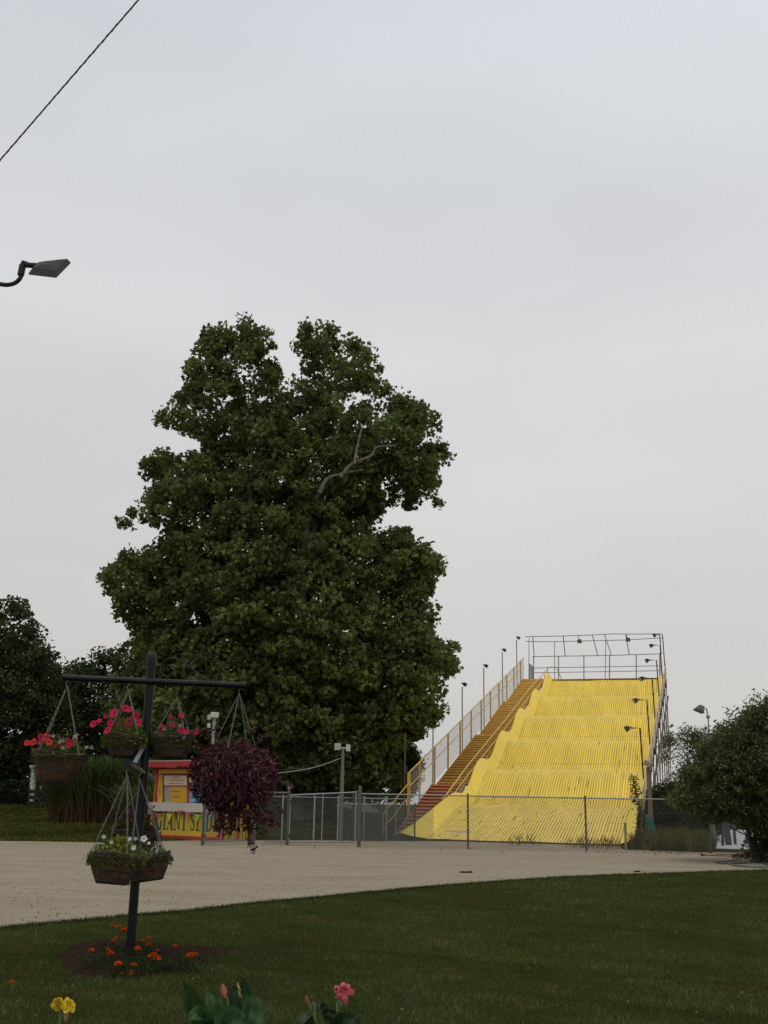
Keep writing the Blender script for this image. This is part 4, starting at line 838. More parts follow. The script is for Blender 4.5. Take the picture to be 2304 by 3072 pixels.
def basket(label, hook, cen, Rm, depth, fol, flowers, tilt=(0, 0), nch=4, rimcol=None, seed=1, ragged=.02, rw_=(0, 0)):
    random.seed(seed); t = thing('hanging_basket', label, 'hanging basket', cen, 'hanging flower baskets on the black post')
    Mt = Matrix.Rotation(tilt[0], 3, 'Y') @ Matrix.Rotation(tilt[1], 3, 'X')
    prof = [(Rm*.56, -depth), (Rm*.64, -depth*.92), (Rm*.78, -depth*.55), (Rm*.93, -depth*.15), (Rm*1.02, .0), (Rm*1.05, .02), (Rm*.98, .025), (Rm*.85, -.03)]
    fn = lambda r, z, a, i: (r*(1+.035*math.sin(3*a+seed)+.02*math.sin(11*a+i)+random.uniform(-.012, .012)), z+(ragged*math.sin(2*a+seed)+random.uniform(-.5, 1)*ragged*.5 if i in (4, 5, 6) else random.uniform(-.006, .006)))
    m = MB(); m.lathe(cen, prof, 36, Mt, fn); m.build('liner', M_coco, t, True)
    m = MB()
    for rr, z in ((Rm*1.06, .035), (Rm*1.05, .0), (Rm*.86, -depth*.5), (Rm*.68, -depth*.9)): m.tube([cen+Mt @ Vector((rr*math.cos(k*math.pi/14), rr*math.sin(k*math.pi/14), z)) for k in range(29)], .0035, 4, False)
    for k in range(12):
        a = k*math.pi/6; m.tube([cen+Mt @ Vector((rr*math.cos(a), rr*math.sin(a), z)) for rr, z in ((Rm*1.07, .035), (Rm*.88, -depth*.5), (Rm*.62, -depth*1.01))], .003, 4, False)
    m.build('wire_frame', mat('basket_wire', (.045, .05, .04), .5, .2), t)
    # loose coir fibres
    m = MB()
    for k in range(46):
        a = random.uniform(0, 6.283); q = cen+Mt @ Vector((Rm*1.03*math.cos(a), Rm*1.03*math.sin(a), random.uniform(-.03, .03))); m.tube([q, q+Vector((math.cos(a)*.02, math.sin(a)*.02, -random.uniform(.01, .09)))], .0028, 3, False)
    m.build('fibres', M_coco, t)
    if hook is not None:
        m = MB(); m.tube([hook+Z*.09, hook+Z*.06+Vector((.018, 0, 0)), hook+Z*.03, hook+Vector((-.018, 0, -.01)), hook+Z*-.03], .005, 5); m.build('hook', mat('chain_metal', (0, 0, 0)), t, True)
        for k in range(nch):
            a = k*2*math.pi/nch+.6+seed; chain(t, hook-Z*.03, cen+Mt @ Vector((Rm*1.05*math.cos(a), Rm*1.05*math.sin(a), .03)))
    C = []; D = []; cols = []
    for (n, sx, sz, zo, L, col, asp, droop) in fol:
        a = RG.uniform(0, 6.283, n); q = np.sqrt(RG.random(n)); zz = RG.random(n)**1.5*sz
        c = np.column_stack([np.cos(a)*q*sx*Rm, np.sin(a)*q*sx*Rm, zo+zz*(1.15-q*.75)-droop*np.maximum(q-.75, 0)*sz*3])+np.array(cen)
        d = np.column_stack([np.cos(a)*q, np.sin(a)*q, RG.uniform(.1, 1.1, n)-droop*q])+RG.normal(0, .4, (n, 3)); V, F = leaves(c, L*RG.uniform(.6, 1.35, n), .5, asp, d); C.append(V); D.append(F); cols.append(vary(col, n, .35))
    off = 0; Fs = []
    for V, F in zip(C, D): Fs.append(F+off); off += len(V)
    np_mesh('foliage', np.concatenate(C), np.concatenate(Fs), leafmat('leaf'), t, np.concatenate(cols))
    sm_ = MB()
    for (u, v, r, kind, col, col2) in flowers:
        dY = random.uniform(-.9, -.2)*Rm; P = at(u, v, cen.y+dY)
        face = (random.uniform(-.5, .5), -1, random.uniform(-.1, .7))
        if kind == 'p': petunia(t, P, face, r, col, col2)
        else: star(t, P, face, r, col)
        base = cen+Vector((random.uniform(-.5, .5)*Rm+(P.x-cen.x)*.4, random.uniform(-.3, .3)*Rm, .02)); sm_.tube(smooth_path([base, base.lerp(P, .6)+Vector((0, 0, .03)), P-Vector(face).normalized()*r*.4], 3), .0032, 4, False)
    if sm_.v: sm_.build('stems', mat('stem_green', (.09, .12, .03), .7), t)
    return t
def X1(x, y): return (50+x*.27125, 1900+y*.27125)   # zoomed crop -> photo
RED = (.52, .025, .035); REDD = (.25, .01, .02); PINK = (.55, .02, .085); PNKD = (.22, .01, .05); ORR = (.55, .04, .03); WHT = (.55, .50, .56)
FG_ = (.075, .115, .022)
k1 = G(203, 2047, BH-.05)
f1 = [(X1(*q)[0], X1(*q)[1], r, 'p', c_, d_) for q, r, c_, d_ in [((115, 1210), .032, ORR, REDD), ((182, 1203), .040, ORR, REDD), ((270, 1145), .032, PINK, PNKD), ((325, 1148), .040, RED, REDD), ((362, 1203), .034, ORR, REDD), ((255, 1205), .022, PINK, PNKD), ((452, 1250), .032, ORR, REDD), ((390, 1292), .028, ORR, REDD), ((575, 1200), .032, RED, REDD), ((615, 1210), .028, ORR, REDD), ((572, 1245), .028, RED, REDD)]]
f1 += [(*X1(*q), .028, 's', WHT, WHT) for q in ((405, 1135), (480, 1200), (515, 1190), (645, 1140), (665, 1130), (400, 1240), (510, 1265), (775, 1262), (830, 1262))]
basket('coir lined basket of orange red petunias and white stars at the far left bar end', at(203, 2049, TL.y), at(177, 2273, TL.y), .272, .27,
       [(800, 1.0, .20, 0, .045, FG_, .55, .3), (120, 1.1, .26, .02, .055, (.16, .13, .04), .3, .1)], f1, tilt=(.10, -.06), seed=2, ragged=.03)
f2 = [(*X1(*q), r, 'p', PINK, PNKD) for q, r in [((848, 1000), .040), ((915, 965), .026), ((1072, 880), .050), ((980, 915), .022), ((1205, 830), .040), ((1248, 840), .032), ((1315, 915), .040), ((1035, 990), .036), ((1005, 1070), .042), ((1235, 980), .044), ((1228, 1030), .044), ((1345, 985), .036), ((1130, 1000), .020)]]
basket('coir lined basket crowded with tall bright pink petunias left of the black pole', at(386, 2062, PY-.12), at(374, 2217, PY-.15), .205, .19,
       [(900, 1.15, .26, -.01, .042, (.10, .145, .02), .55, .35)], f2, tilt=(.03, -.05), seed=5, ragged=.015)
f3 = [(0+x*.5425, 1900+y*.5425, r, 'p', PINK, PNKD) for x, y, r in ((893, 520, .036), (886, 560, .03), (943, 462, .022), (1003, 455, .03), (950, 505, .026), (1003, 535, .036), (1030, 545, .03), (1085, 545, .03))]
f3 += [(x*.5425, 1900+y*.5425, .026, 's', WHT, WHT) for x, y in ((912, 530), (960, 520), (998, 510), (975, 545), (1015, 575))]
basket('coir basket of pink petunias and small white stars just right of the black pole', at(532, 2083, PY+.1), at(519, 2216, PY+.12), .222, .215,
       [(700, 1.05, .17, -.01, .045, (.085, .125, .025), .55, .3), (140, 1.1, .24, .0, .05, (.12, .13, .05), .25, .1)], f3, tilt=(-.02, -.04), seed=8, ragged=.012)
m = MB(); m.tube([Vector((at(532, 2083, PY+.1)+Z*.08)), Vector((at(532, 2083, PY+.1)+Z*.13)), Vector((at(533, 2050, PY+.03)))], .004, 4); m.build('hanger_wire', M_black, fp, True)
# purple trailing plant
hk = at(718, 2071, TR.y); cp = at(700, 2262, TR.y)
t = thing('hanging_basket', 'huge bushy purple leaved trailing plant hiding its basket at the right bar end', 'hanging basket', cp, 'hanging flower baskets on the black post')
m = MB(); m.lathe(cp, [(.10, -.18), (.17, -.08), (.20, 0), (.19, .02)], 20); m.build('liner', M_coco, t, True)
m = MB(); m.tube([hk+Z*.08, hk+Z*.04+Vector((.015, 0, 0)), hk, hk-Z*.03], .005, 5); m.build('hook', mat('chain_metal', (0, 0, 0)), t, True)
for a in (2.9, .25, 1.0, 4.6): chain(t, hk-Z*.03, cp+Vector((.25*math.cos(a), .25*math.sin(a), .05)))
C = []; D = []; ct = np.array(at(700, 2330, TR.y))
nV = 5200; o_ = rand_unit(nV)*(RG.random((nV, 1))**.42); o_[:, 0] *= .50; o_[:, 1] *= .42; o_[:, 2] = o_[:, 2]*.39
o_[:, 0] *= 1+.25*np.clip(-o_[:, 2]*0+.0, 0, 1); C.append(ct+o_); d = o_.copy(); d[:, 2] += RG.normal(-.05, .35, nV); d += RG.normal(0, .25, (nV, 3)); D.append(d)
def ptx(u, v): return np.array(at(u, v, TR.y))
strands = []
for (u, v, ln) in [(a_+14, b_, c_*(.55 if c_ > 0 else 1)) for a_, b_, c_ in [(660, 2420, .30), (672, 2440, .28), (690, 2430, .35), (640, 2400, .25), (710, 2440, .30), (735, 2440, .62), (742, 2440, .70), (728, 2440, .50), (760, 2430, .40), (780, 2410, .38), (800, 2400, .25), (620, 2380, .22), (655, 2440, .42), (648, 2430, .35), (698, 2440, .30), (770, 2440, .32), (750, 2440, .45), (825, 2330, .2), (590, 2340, .15), (600, 2360, .2), (680, 2450, .40), (665, 2455, .36), (628, 2250, -.25), (735, 2215, -.2), (600, 2270, -.15), (650, 2230, -.15), (760, 2240, -.18), (560, 2300, -.02), (850, 2300, -.02)]+[(random.uniform(640, 800), 2400+random.uniform(0, 60), random.uniform(.15, .35)) for _ in range(26)]]:
    p = ptx(u, v)+np.array([0, random.uniform(-.22, .12), 0]); sx = (u-700)/3200*12*.3*(1 if ln > 0 else 1.2); pts = [Vector(p+np.array([sx*k, 0, -ln*k+.03*math.sin(k*3+u)])) for k in (0, .35, .7, 1)]; strands.append(pts)
    n = int(abs(ln)*75)+6
    for _ in range(n):
        k = random.random(); a = pts[0].lerp(pts[3], k); C.append(np.array([a+Vector((random.gauss(0, .018), random.gauss(0, .018), 0))])); D.append(np.array([[random.gauss(0, 1), random.gauss(0, 1), random.gauss(-.4, .5)]]))
C = np.concatenate(C); D = np.concatenate(D); V, F = leaves(C, .085*RG.uniform(.55, 1.35, len(C)), .1, .24, D)
np_mesh('foliage', V, F, leafmat('purple_leaf', .5, .15), t, vary((.085, .028, .038), len(C), .5, (.15, .09, .035), .06))
m = MB()
for s_ in strands: m.tube(s_, .004, 4, False)
for _ in range(22): a = Vector(ct+np.array([random.uniform(-.3, .3), random.uniform(-.42, -.3), random.uniform(-.15, .22)])); m.tube([a, a+Vector((random.uniform(-.04, .04), -.02, -.06)), a+Vector((random.uniform(-.06, .06), -.01, -random.uniform(.1, .2)))], .003, 4, False)
m.build('stems', mat('purple_stem', (.12, .055, .045), .6), t)
for _ in range(7): a = Vector(ct+np.array([random.uniform(-.4, .45), -.40, random.uniform(-.1, .3)])); star(t, a, (0, -1, .3), .018, (.45, .12, .30))
# lower baskets
def X3(x, y): return (200+x*.27125, 2300+y*.27125)
f5 = [(*X3(*q), r, 'p', (.62, .60, .64), (.3, .28, .2)) for q, r in [((855, 797), .030), ((740, 897), .022), ((695, 798), .018), ((762, 797), .016), ((910, 845), .015), ((410, 775), .018), ((495, 837), .016), ((792, 985), .014)]]
basket('frayed coir basket of yellow green foliage and white flowers, nearest of the three low baskets', at(383, 2315, 10.6), at(349, 2574, 10.6), .245, .235,
       [(900, 1.12, .22, -.02, .045, (.13, .17, .035), .5, .25), (260, .6, .22, .02, .06, (.30, .28, .04), .6, .1), (220, 1.3, .12, .0, .05, (.13, .12, .06), .35, .25)], f5, tilt=(.06, -.08), seed=11, ragged=.03)
basket('dark coir basket of small grey green foliage half hidden behind the lowest nearest basket', at(421, 2330, 11.2), at(441, 2575, 11.35), .225, .22,
       [(700, 1.12, .20, -.02, .035, (.08, .11, .04), .5, .3), (160, 1.2, .16, .0, .035, (.09, .06, .09), .5, .3)], [], tilt=(-.16, -.05), seed=13, ragged=.02)
f7 = [(*X3(*q), r, 'p', (.20, .03, .16) if i < 2 else (.17, .02, .05), (.1, .01, .05)) for i, (q, r) in enumerate([((684, 505), .028), ((610, 540), .020), ((640, 615), .026), ((700, 590), .022), ((885, 540), .024), ((900, 460), .018), ((960, 590), .02), ((740, 600), .016), ((520, 455), .014), ((965, 440), .014)])]
basket('dark mossy basket of magenta and wine red flowers behind the other low baskets', at(430, 2345, 12.25), at(408, 2503, 12.3), .262, .16,
       [(800, .95, .24, .0, .04, (.032, .048, .022), .5, .2), (220, 1.0, .22, .02, .045, (.075, .022, .03), .5, .3)], f7, tilt=(.05, -.03), seed=17, ragged=.035)
random.seed(5)
# ================================================================ marigolds in the bed
def X5(x, y): return (100+x*.3617, 2700+y*.3617)
MG = [([(658, 208, .018), (716, 220, .016), (757, 257, .034), (684, 318, .017), (665, 342, .022)], 700, 470, .30, 'tall marigold plant with one big orange bloom close to the black pole on its left'),
      ([(622, 415, .02), (640, 447, .028)], 630, 560, .22, 'marigold plant with two touching orange blooms left of the pole foot'),
      ([(483, 420, .022)], 490, 590, .22, 'sparse marigold plant with a single orange bloom at the left of the bed'),
      ([(957, 320, .020), (910, 340, .014), (958, 371, .024)], 940, 480, .24, 'marigold plant with three small orange blooms behind the pole on the right'),
      ([(865, 408, .028)], 850, 540, .2, 'small marigold plant with one orange bloom touching the pole foot on the right'),
      ([(975, 468, .024), (995, 455, .024), (1026, 490, .028), (1030, 420, .012)], 1010, 610, .34, 'bushy marigold plant with a cluster of three orange blooms right of the pole'),
      ([(1176, 386, .018), (1298, 462, .028), (1340, 455, .024)], 1210, 590, .40, 'wide marigold plant with a pair of orange blooms at the right end of the bed'),
      ([(705, 535, .028), (740, 612, .014)], 715, 640, .2, 'low marigold plant with one bright bloom at the front of the bed'),
      ([(833, 540, .020), (812, 592, .011), (812, 615, .015)], 820, 650, .2, 'low marigold plant with three small blooms directly below the pole foot')]
def marigold(parent, c, r):
    C = []; D = []; n = 60; o = rand_unit(n); o[:, 2] = np.abs(o[:, 2])*.8; C = np.array(c)+o*r*.72; V, F = leaves(C, r*.75, .1, .9, o+RG.normal(0, .5, (n, 3)))
    return np_mesh('flower', V, F, leafmat('petal'), parent, vary((.72, .12, .008), n, .25, (.50, .06, .006), .3))
for bl, gx, gy, wdt, lab in MG:
    p = G(*X5(gx, gy)); t = thing('marigold_plant', lab, 'flower plant', p, 'marigold plants in the bed round the post'); n = int(260*wdt/.25)
    c = np.array(p)+np.column_stack([RG.normal(0, wdt*.45, n), RG.normal(0, .09, n), RG.random(n)*.13+.01]); V, F = leaves(c, RG.uniform(.02, .05, n), .4, .35, RG.normal(0, .6, (n, 3))+[0, 0, .7])
    np_mesh('foliage', V, F, leafmat('leaf'), t, vary((.030, .048, .014), n, .35)); sm_ = MB()
    for x, y, r in bl:
        q = at(*X5(x, y), p.y-.12); marigold(t, q, r*1.3); sm_.tube([Vector((p.x+(q.x-p.x)*.6, p.y, .02)), q], .003, 4, False)
    sm_.build('stems', mat('stem_green', (0, 0, 0)), t)
p = G(36, 2945+40); t = thing('marigold_plant', 'lone marigold bloom in the lawn at the left edge of the photo', 'flower plant', p); marigold(t, at(34, 2946, p.y), .02); m = MB(); m.tube([p, at(34, 2948, p.y)], .003, 4); m.build('stems', mat('stem_green', (0, 0, 0)), t)
m = MB()
for i in range(5): m.ball(G(350+i*17+random.uniform(-5, 5), 2897+random.uniform(-4, 4))+Z*.03, random.uniform(.02, .04), 7, 4, (1.4, 1, .6))
tag(m.build('stones', mat('bed_stone', (.12, .10, .085), .9, var=.3, bump=.5), None, True), 'few pale stones lying in the soil in front of the post', 'stones', kind='stuff')
# ================================================================ cannas in the foreground
def broad_leaf(parent, pts, wd, col, fold=.25, name='leaf', twist=0):
    P = smooth_path([at(*q) for q in pts], 5); n = len(P); V = []; F = []; cols = []
    for i, p in enumerate(P):
        t = i/(n-1); w_ = wd*math.sin(math.pi*min(1, .08+t*.93))**.7; d = (P[min(i+1, n-1)]-P[max(i-1, 0)]).normalized(); sd_ = d.cross(Vector((0, -1, .25))).normalized(); sd_ = (sd_+Vector((0, twist, 0))).normalized(); nn = sd_.cross(d)
        for k, h in ((-1, .32), (-.6, .12), (-.2, .02), (0, -.06), (.2, .02), (.6, .12), (1, .32)): V.append(p+sd_*w_*k*.5+nn*w_*h*fold*2+nn*.006*math.sin(i*1.7+k*3))
    for i in range(n-1):
        for j in range(6): a = i*7+j; F.append([a, a+1, a+8, a+7]); c = random.uniform(.88, 1.12)*(1.35 if j in (0, 5) else 1)*(1.3 if j in (2, 3) else 1); cols.append(tuple(q*c for q in col))
    m = MB(); m.add(V, F); return m.build(name, leafmat('broad_leaf', .5, .25, spec=.2), parent, True, cols)
CY = 4.3; b = at(650, 3250, CY); b = Vector((b.x, CY, 0)); t = thing('canna_plant', 'canna with broad upright blue green leaves and an orange bud at the bottom edge', 'canna', b)
CG = (.034, .075, .020)
broad_leaf(t, [(675, 3250, CY), (640, 3120, CY), (590, 3030, CY+.05), (572, 2985, CY), (552, 2944, CY-.05)], .085, (.038, .075, .022), .4, twist=.2)
broad_leaf(t, [(660, 3200, CY), (610, 3090, CY-.05), (600, 3040, CY-.1), (560, 3066, CY-.2)], .07, CG)
broad_leaf(t, [(690, 3250, CY), (675, 3120, CY), (650, 3040, CY-.05), (632, 2967, CY-.02)], .105, CG, .25, twist=-.3)
broad_leaf(t, [(700, 3250, CY), (700, 3100, CY), (705, 3020, CY), (702, 2955, CY)], .11, (.028, .058, .026), .3)
broad_leaf(t, [(705, 3250, CY+.05), (722, 3080, CY+.08), (733, 2990, CY+.08), (730, 2932, CY+.05)], .088, (.036, .072, .030), .45)
broad_leaf(t, [(700, 3250, CY-.05), (728, 3100, CY-.12), (752, 3030, CY-.1), (748, 2975, CY-.08)], .10, (.034, .068, .022), .5, twist=.4)
broad_leaf(t, [(705, 3200, CY-.1), (690, 3090, CY-.3), (690, 3066, CY-.35), (720, 3068, CY-.45), (745, 3080, CY-.5)], .10, (.036, .075, .025))
broad_leaf(t, [(670, 3200, CY-.1), (640, 3100, CY-.2), (625, 3085, CY-.25), (600, 3064, CY-.3)], .09, (.014, .03, .012))
m = MB(); m.tube([at(690, 3250, CY), at(682, 3000, CY)], .009, 6); m.build('stem', mat('canna_stem', (.10, .15, .05), .6), t, True)
def petal(parent, pts, wd, col, tip=None, name='petal'):
    P = smooth_path([Vector(q) for q in pts], 4); n = len(P); V = []; F = []; cols = []
    for i, p in enumerate(P):
        k_ = i/(n-1); w_ = wd*(math.sin(math.pi*min(1, .12+k_*.80))**.8); d = (P[min(i+1, n-1)]-P[max(i-1, 0)]).normalized(); s_ = d.cross(Vector((0, -1, .1))).normalized()
        for k, h in ((-1, -.22), (-.5, 0), (0, .05), (.5, 0), (1, -.22)): V.append(p+s_*w_*.5*k+Vector((0, -1, 0))*w_*h*.5+Vector((0, random.uniform(-1, 1)*.0015, 0)))
    for i in range(n-1):
        for j in range(4): a = i*5+j; F.append([a, a+1, a+6, a+5]); c = random.uniform(.9, 1.1); cc = col if tip is None else tuple(col[q]*(1-i/n)+tip[q]*i/n for q in range(3)); cols.append(tuple(min(1, q*c) for q in cc))
    m = MB(); m.add(V, F); return m.build(name, leafmat('petal'), parent, True, cols)
bud = MB(); bud.tube([at(682, 3005, CY), at(674, 2985, CY), at(669, 2963, CY), at(667, 2952, CY)], [.008, .014, .010, .003], 8); bud.build('bud', mat('bud_orange', (.36, .11, .06), .6, var=.4, vscale=40), t, True)
bud = MB(); bud.tube([at(722, 2990, CY), at(716, 2965, CY), at(712, 2948, CY)], [.007, .006, .002], 6); bud.build('bud', mat('bud_yellow', (.32, .26, .05), .6), t, True)
# pink canna
PYc = 4.1; b = at(1005, 3300, PYc); b.z = 0; t = thing('canna_plant', 'canna with one salmon pink five petal flower and dark narrow leaves', 'canna', b)
m = MB(); m.tube(smooth_path([b, at(1010, 3072, PYc), at(1022, 3020, PYc), at(1030, 2990, PYc)], 4), .006, 6); m.build('stem', mat('canna_stem', (0, 0, 0)), t, True)
c = at(1030, 2973, PYc); PK = (.50, .085, .10); PK2 = (.62, .16, .17)
fl_ = link('flower', None, t)
bpy.data.objects.remove(fl_)
core = MB(); core.ball(c, .006, 8, 5); core = core.build('flower', mat('canna_core', (.45, .09, .08), .6), t, True)
for du, dv, wd in ((-2, -26, .021), (33, 4, .024), (7, 42, .023), (-22, 24, .018), (20, -18, .020), (-20, -8, .016)): petal(core, [c, c.lerp(at(1030+du*.6, 2973+dv*.6, PYc-.01), 1), at(1030+du, 2973+dv, PYc+.004)], wd, PK, PK2)
c2_ = at(1012, 2968, PYc+.02)
for du, dv, wd in ((-10, -4, .022), (-4, -9, .018), (-2, 14, .02), (5, -3, .02)): petal(core, [c2_, at(1012+du*.6, 2968+dv*.6, PYc), at(1012+du, 2968+dv, PYc+.01)], wd, PK2, (.55, .25, .18))
LD = (.022, .040, .016)
for pts, wd in (([(1008, 3120, PYc), (1015, 3068, PYc-.02), (1050, 3055, PYc-.1), (1080, 3068, PYc-.2)], .045), ([(1000, 3110, PYc), (985, 3050, PYc+.02), (965, 3020, PYc), (945, 3030, PYc-.05)], .035), ([(1000, 3100, PYc), (1000, 3050, PYc), (998, 3025, PYc)], .05), ([(950, 3120, PYc), (925, 3060, PYc), (915, 3050, PYc-.1), (895, 3080, PYc-.2)], .04)): broad_leaf(t, pts, wd, LD)
b = at(940, 3300, 4.25); b.z = 0; t = thing('canna_plant', 'slim canna stalk with a small closed russet bud left of the pink flower', 'canna', b)
m = MB(); m.tube(smooth_path([b, at(944, 3072, 4.25), at(932, 3030, 4.25), at(924, 3005, 4.25)], 4), .005, 6); m.build('stem', mat('canna_stem', (0, 0, 0)), t, True)
m = MB(); m.tube([at(924, 3008, 4.25), at(920, 2996, 4.25), at(918, 2985, 4.25)], [.007, .007, .002], 7); m.build('bud', mat('bud_russet', (.20, .06, .04), .6), t, True)
# yellow canna
YY = 4.0; b = at(180, 3300, YY); b.z = 0; t = thing('canna_plant', 'canna topped by two ruffled bright yellow blooms at lower left', 'canna', b)
m = MB(); m.tube(smooth_path([b, at(178, 3080, YY), at(190, 3058, YY), at(198, 3040, YY)], 4), .006, 6); m.build('stem', mat('canna_stem', (0, 0, 0)), t, True)
m = MB(); m.tube([at(196, 3062, YY), at(199, 3042, YY), at(202, 3028, YY)], [.006, .009, .005], 7); m.build('bud', mat('bud_tan', (.32, .20, .12), .6), t, True)
YL = (.62, .40, .015); YL2 = (.66, .50, .05)
for (cu, cv, n, r) in ((176, 3012, 9, 20), (206, 3016, 11, 20)):
    c = at(cu, cv, YY); core = MB(); core.ball(c, .006, 8, 5); core = core.build('flower', mat('yellow_core', (.55, .34, .02), .6), t, True)
    for k in range(n):
        a = 2*math.pi*k/n+random.uniform(-.3, .3); rr = r*random.uniform(.8, 1.3); ey = random.uniform(-.04, .03); petal(core, [c, at(cu+rr*.55*math.cos(a), cv+rr*.55*math.sin(a), YY+ey*.5), at(cu+rr*math.cos(a), cv+rr*.9*math.sin(a)+2, YY+ey)], .024, YL, YL2)
# ================================================================ sycamore
syc = I([(215, 1240), (225, 1225), (248, 1232), (270, 1195), (290, 1182), (300, 1205), (330, 1190), (352, 1166), (305, 1148), (290, 1132), (268, 1128), (290, 1095), (315, 1082), (328, 1058), (303, 1030), (310, 1005), (325, 978), (350, 966), (362, 985), (392, 988), (440, 966), (390, 938), (352, 928), (334, 905), (355, 890), (380, 878), (370, 850), (400, 822), (398, 790), (425, 780), (430, 735), (448, 725), (470, 725), (492, 712), (505, 722), (516, 712), (520, 682), (535, 690), (550, 712), (578, 714), (594, 742), (600, 770), (608, 800), (612, 834), (628, 852), (646, 834), (632, 800), (618, 768), (625, 742), (640, 745), (645, 705), (660, 698), (682, 715), (700, 705), (712, 700), (726, 715), (742, 745), (738, 765), (752, 775), (750, 748), (775, 745), (792, 752), (800, 775), (822, 792), (828, 822), (850, 850), (880, 848), (890, 880), (925, 878), (945, 892), (942, 925), (950, 950), (972, 975), (968, 990), (946, 1005), (945, 1035), (935, 1055), (912, 1065), (885, 1090), (850, 1080), (830, 1090), (808, 1112), (812, 1134), (836, 1138), (868, 1122), (892, 1136), (905, 1165), (925, 1195), (955, 1198), (950, 1235), (942, 1262), (935, 1290), (922, 1315), (948, 1328), (935, 1350), (950, 1385), (985, 1390), (975, 1405), (990, 1430), (985, 1450), (960, 1465), (965, 1490), (945, 1520), (958, 1545), (940, 1565), (905, 1600), (880, 1625), (860, 1700), (780, 1735), (600, 1740), (470, 1720), (330, 1700), (250, 1600), (235, 1480), (280, 1440), (300, 1400), (275, 1390), (290, 1355), (255, 1320), (242, 1290), (228, 1272)])
hl = [(665*1.389, 812*1.389, 20, .25), (640*1.389, 800*1.389, 24, .1), (536*1.389, 890*1.389, 14, .2), (812*1.389, 1148*1.389, 42, .12), (780*1.389, 1160*1.389, 26, .3), (700*1.389, 1110*1.389, 22, .45), (655*1.389, 880*1.389, 20, .35), (352*1.389, 1110*1.389, 44, .45), (575*1.389, 925*1.389, 22, .5), (752*1.389, 1235*1.389, 22, .35), (700*1.389, 790*1.389, 22, .3), (850*1.389, 1060*1.389, 30, .4), (295*1.389, 1250*1.389, 30, .5), (660*1.389, 1010*1.389, 22, .5), (770*1.389, 895*1.389, 20, .5), (620*1.389, 1100*1.389, 20, .6)]
SY = 60.0; TF = at(905, 2430, SY); TF.z = gz(TF.x, TF.y)
def dsy(q): return np.clip(.75+(q[:, 1]-1300)/1200, .7, 1)
lim = lambda L, Y: [(a*1.389, b*1.389, Y) for a, b in L]
M_sb = mat('sycamore_bark', (.24, .21, .165), .85, var=.6, vscale=3, col2=(.09, .075, .055))
tree('sycamore_tree', 'very tall dense sycamore with forked crown towering behind the ticket booth', 'tree', syc, SY, 6.0, 3300, 62, .66, .285, (.112, .142, .042), TF,
     limbs=[(lim([(650, 1400), (655, 1220), (665, 1125), (680, 1080), (700, 1052), (722, 1042)], SY-3.4), .26), (lim([(690, 1065), (705, 1035), (730, 1025), (785, 1014)], SY-4.3), .13), (lim([(735, 1030), (760, 1002), (800, 985), (815, 965), (855, 962)], SY-4.6), .10), (lim([(765, 1002), (770, 975), (780, 930), (792, 915)], SY-4.8), .08), (lim([(570, 1350), (560, 1200), (545, 1120), (540, 1050), (555, 985), (545, 920), (520, 880)], SY-3.0), .18), (lim([(555, 1140), (580, 1130), (570, 1080), (560, 1010)], SY-3.2), .10), (lim([(715, 1040), (725, 960), (740, 880), (755, 840)], SY-3.4), .08), (lim([(640, 1900), (640, 1700), (650, 1400)], SY-1), .55)],
     trunk_r=.75, bark=M_sb, holes=hl, dens=dsy, v=.22, alt=(.16, .165, .045), altp=.12, lobed=True, up=.25, aspect=.85, lm='leaf', flat=.8, zmin=1.6, edge=.46, extra=I([(527, 692), (530, 706), (524, 718), (655, 710), (660, 728), (645, 745), (708, 708), (712, 726), (725, 742), (565, 722), (492, 724), (448, 738), (432, 752), (408, 795), (772, 756), (785, 768), (815, 797), (880, 862), (925, 893), (938, 905), (957, 972), (964, 988), (935, 1045), (928, 1068), (945, 1085), (282, 1200), (237, 1238), (224, 1252), (244, 1262), (276, 1130), (262, 1128), (345, 980), (343, 908), (940, 1208), (948, 1226), (935, 1340), (968, 1395), (980, 1400), (985, 1438), (972, 1448), (955, 1530), (262, 1325), (292, 1362)]))
# a few rusty leaf clusters
# ================================================================ other trees
DG = (.062, .080, .030)
def T(name, label, polyI, Y, thick, n, per, rt, leaf, col, footu, group=None, **k):
    p = at(footu, 2430, Y); f = Vector((p.x, p.y, gz(p.x, p.y))); return tree(name, label, 'tree', I(polyI), Y, thick, n, per, rt, leaf, col, f, group=group, **k)
T('broadleaf_tree', 'dark dense broadleaf tree cut by the left edge of the photo', [(-160, 1400), (-60, 1300), (0, 1300), (20, 1283), (48, 1288), (62, 1318), (85, 1335), (84, 1352), (108, 1372), (106, 1400), (128, 1412), (150, 1420), (156, 1450), (170, 1500), (165, 1600), (140, 1690), (60, 1712), (-160, 1712)], 72, 6, 820, 60, .85, .30, DG, -20, 'trees behind the left lawn', trunk_r=.4, v=.35, alt=(.06, .08, .03), altp=.08, zmin=1.2, up=.5)
T('broadleaf_tree', 'lower dark tree mass between the left edge tree and the sycamore', [(130, 1450), (165, 1428), (185, 1432), (200, 1408), (228, 1402), (250, 1392), (280, 1395), (310, 1420), (420, 1430), (420, 1690), (250, 1712), (130, 1700)], 78, 5, 620, 60, .8, .28, (.066, .084, .030), 330, 'trees behind the left lawn', trunk_r=.35, v=.35, zmin=1.2, up=.5)
T('broadleaf_tree', 'distant deep green tree filling the gap behind the sycamore trunk', [(380, 1500), (600, 1480), (860, 1500), (880, 1600), (885, 1740), (760, 1740), (560, 1735), (380, 1725)], 88, 4, 760, 55, .95, .34, (.045, .060, .022), 760, 'trees behind the left lawn', trunk_r=.35, v=.35, zmin=1.2, up=.5)
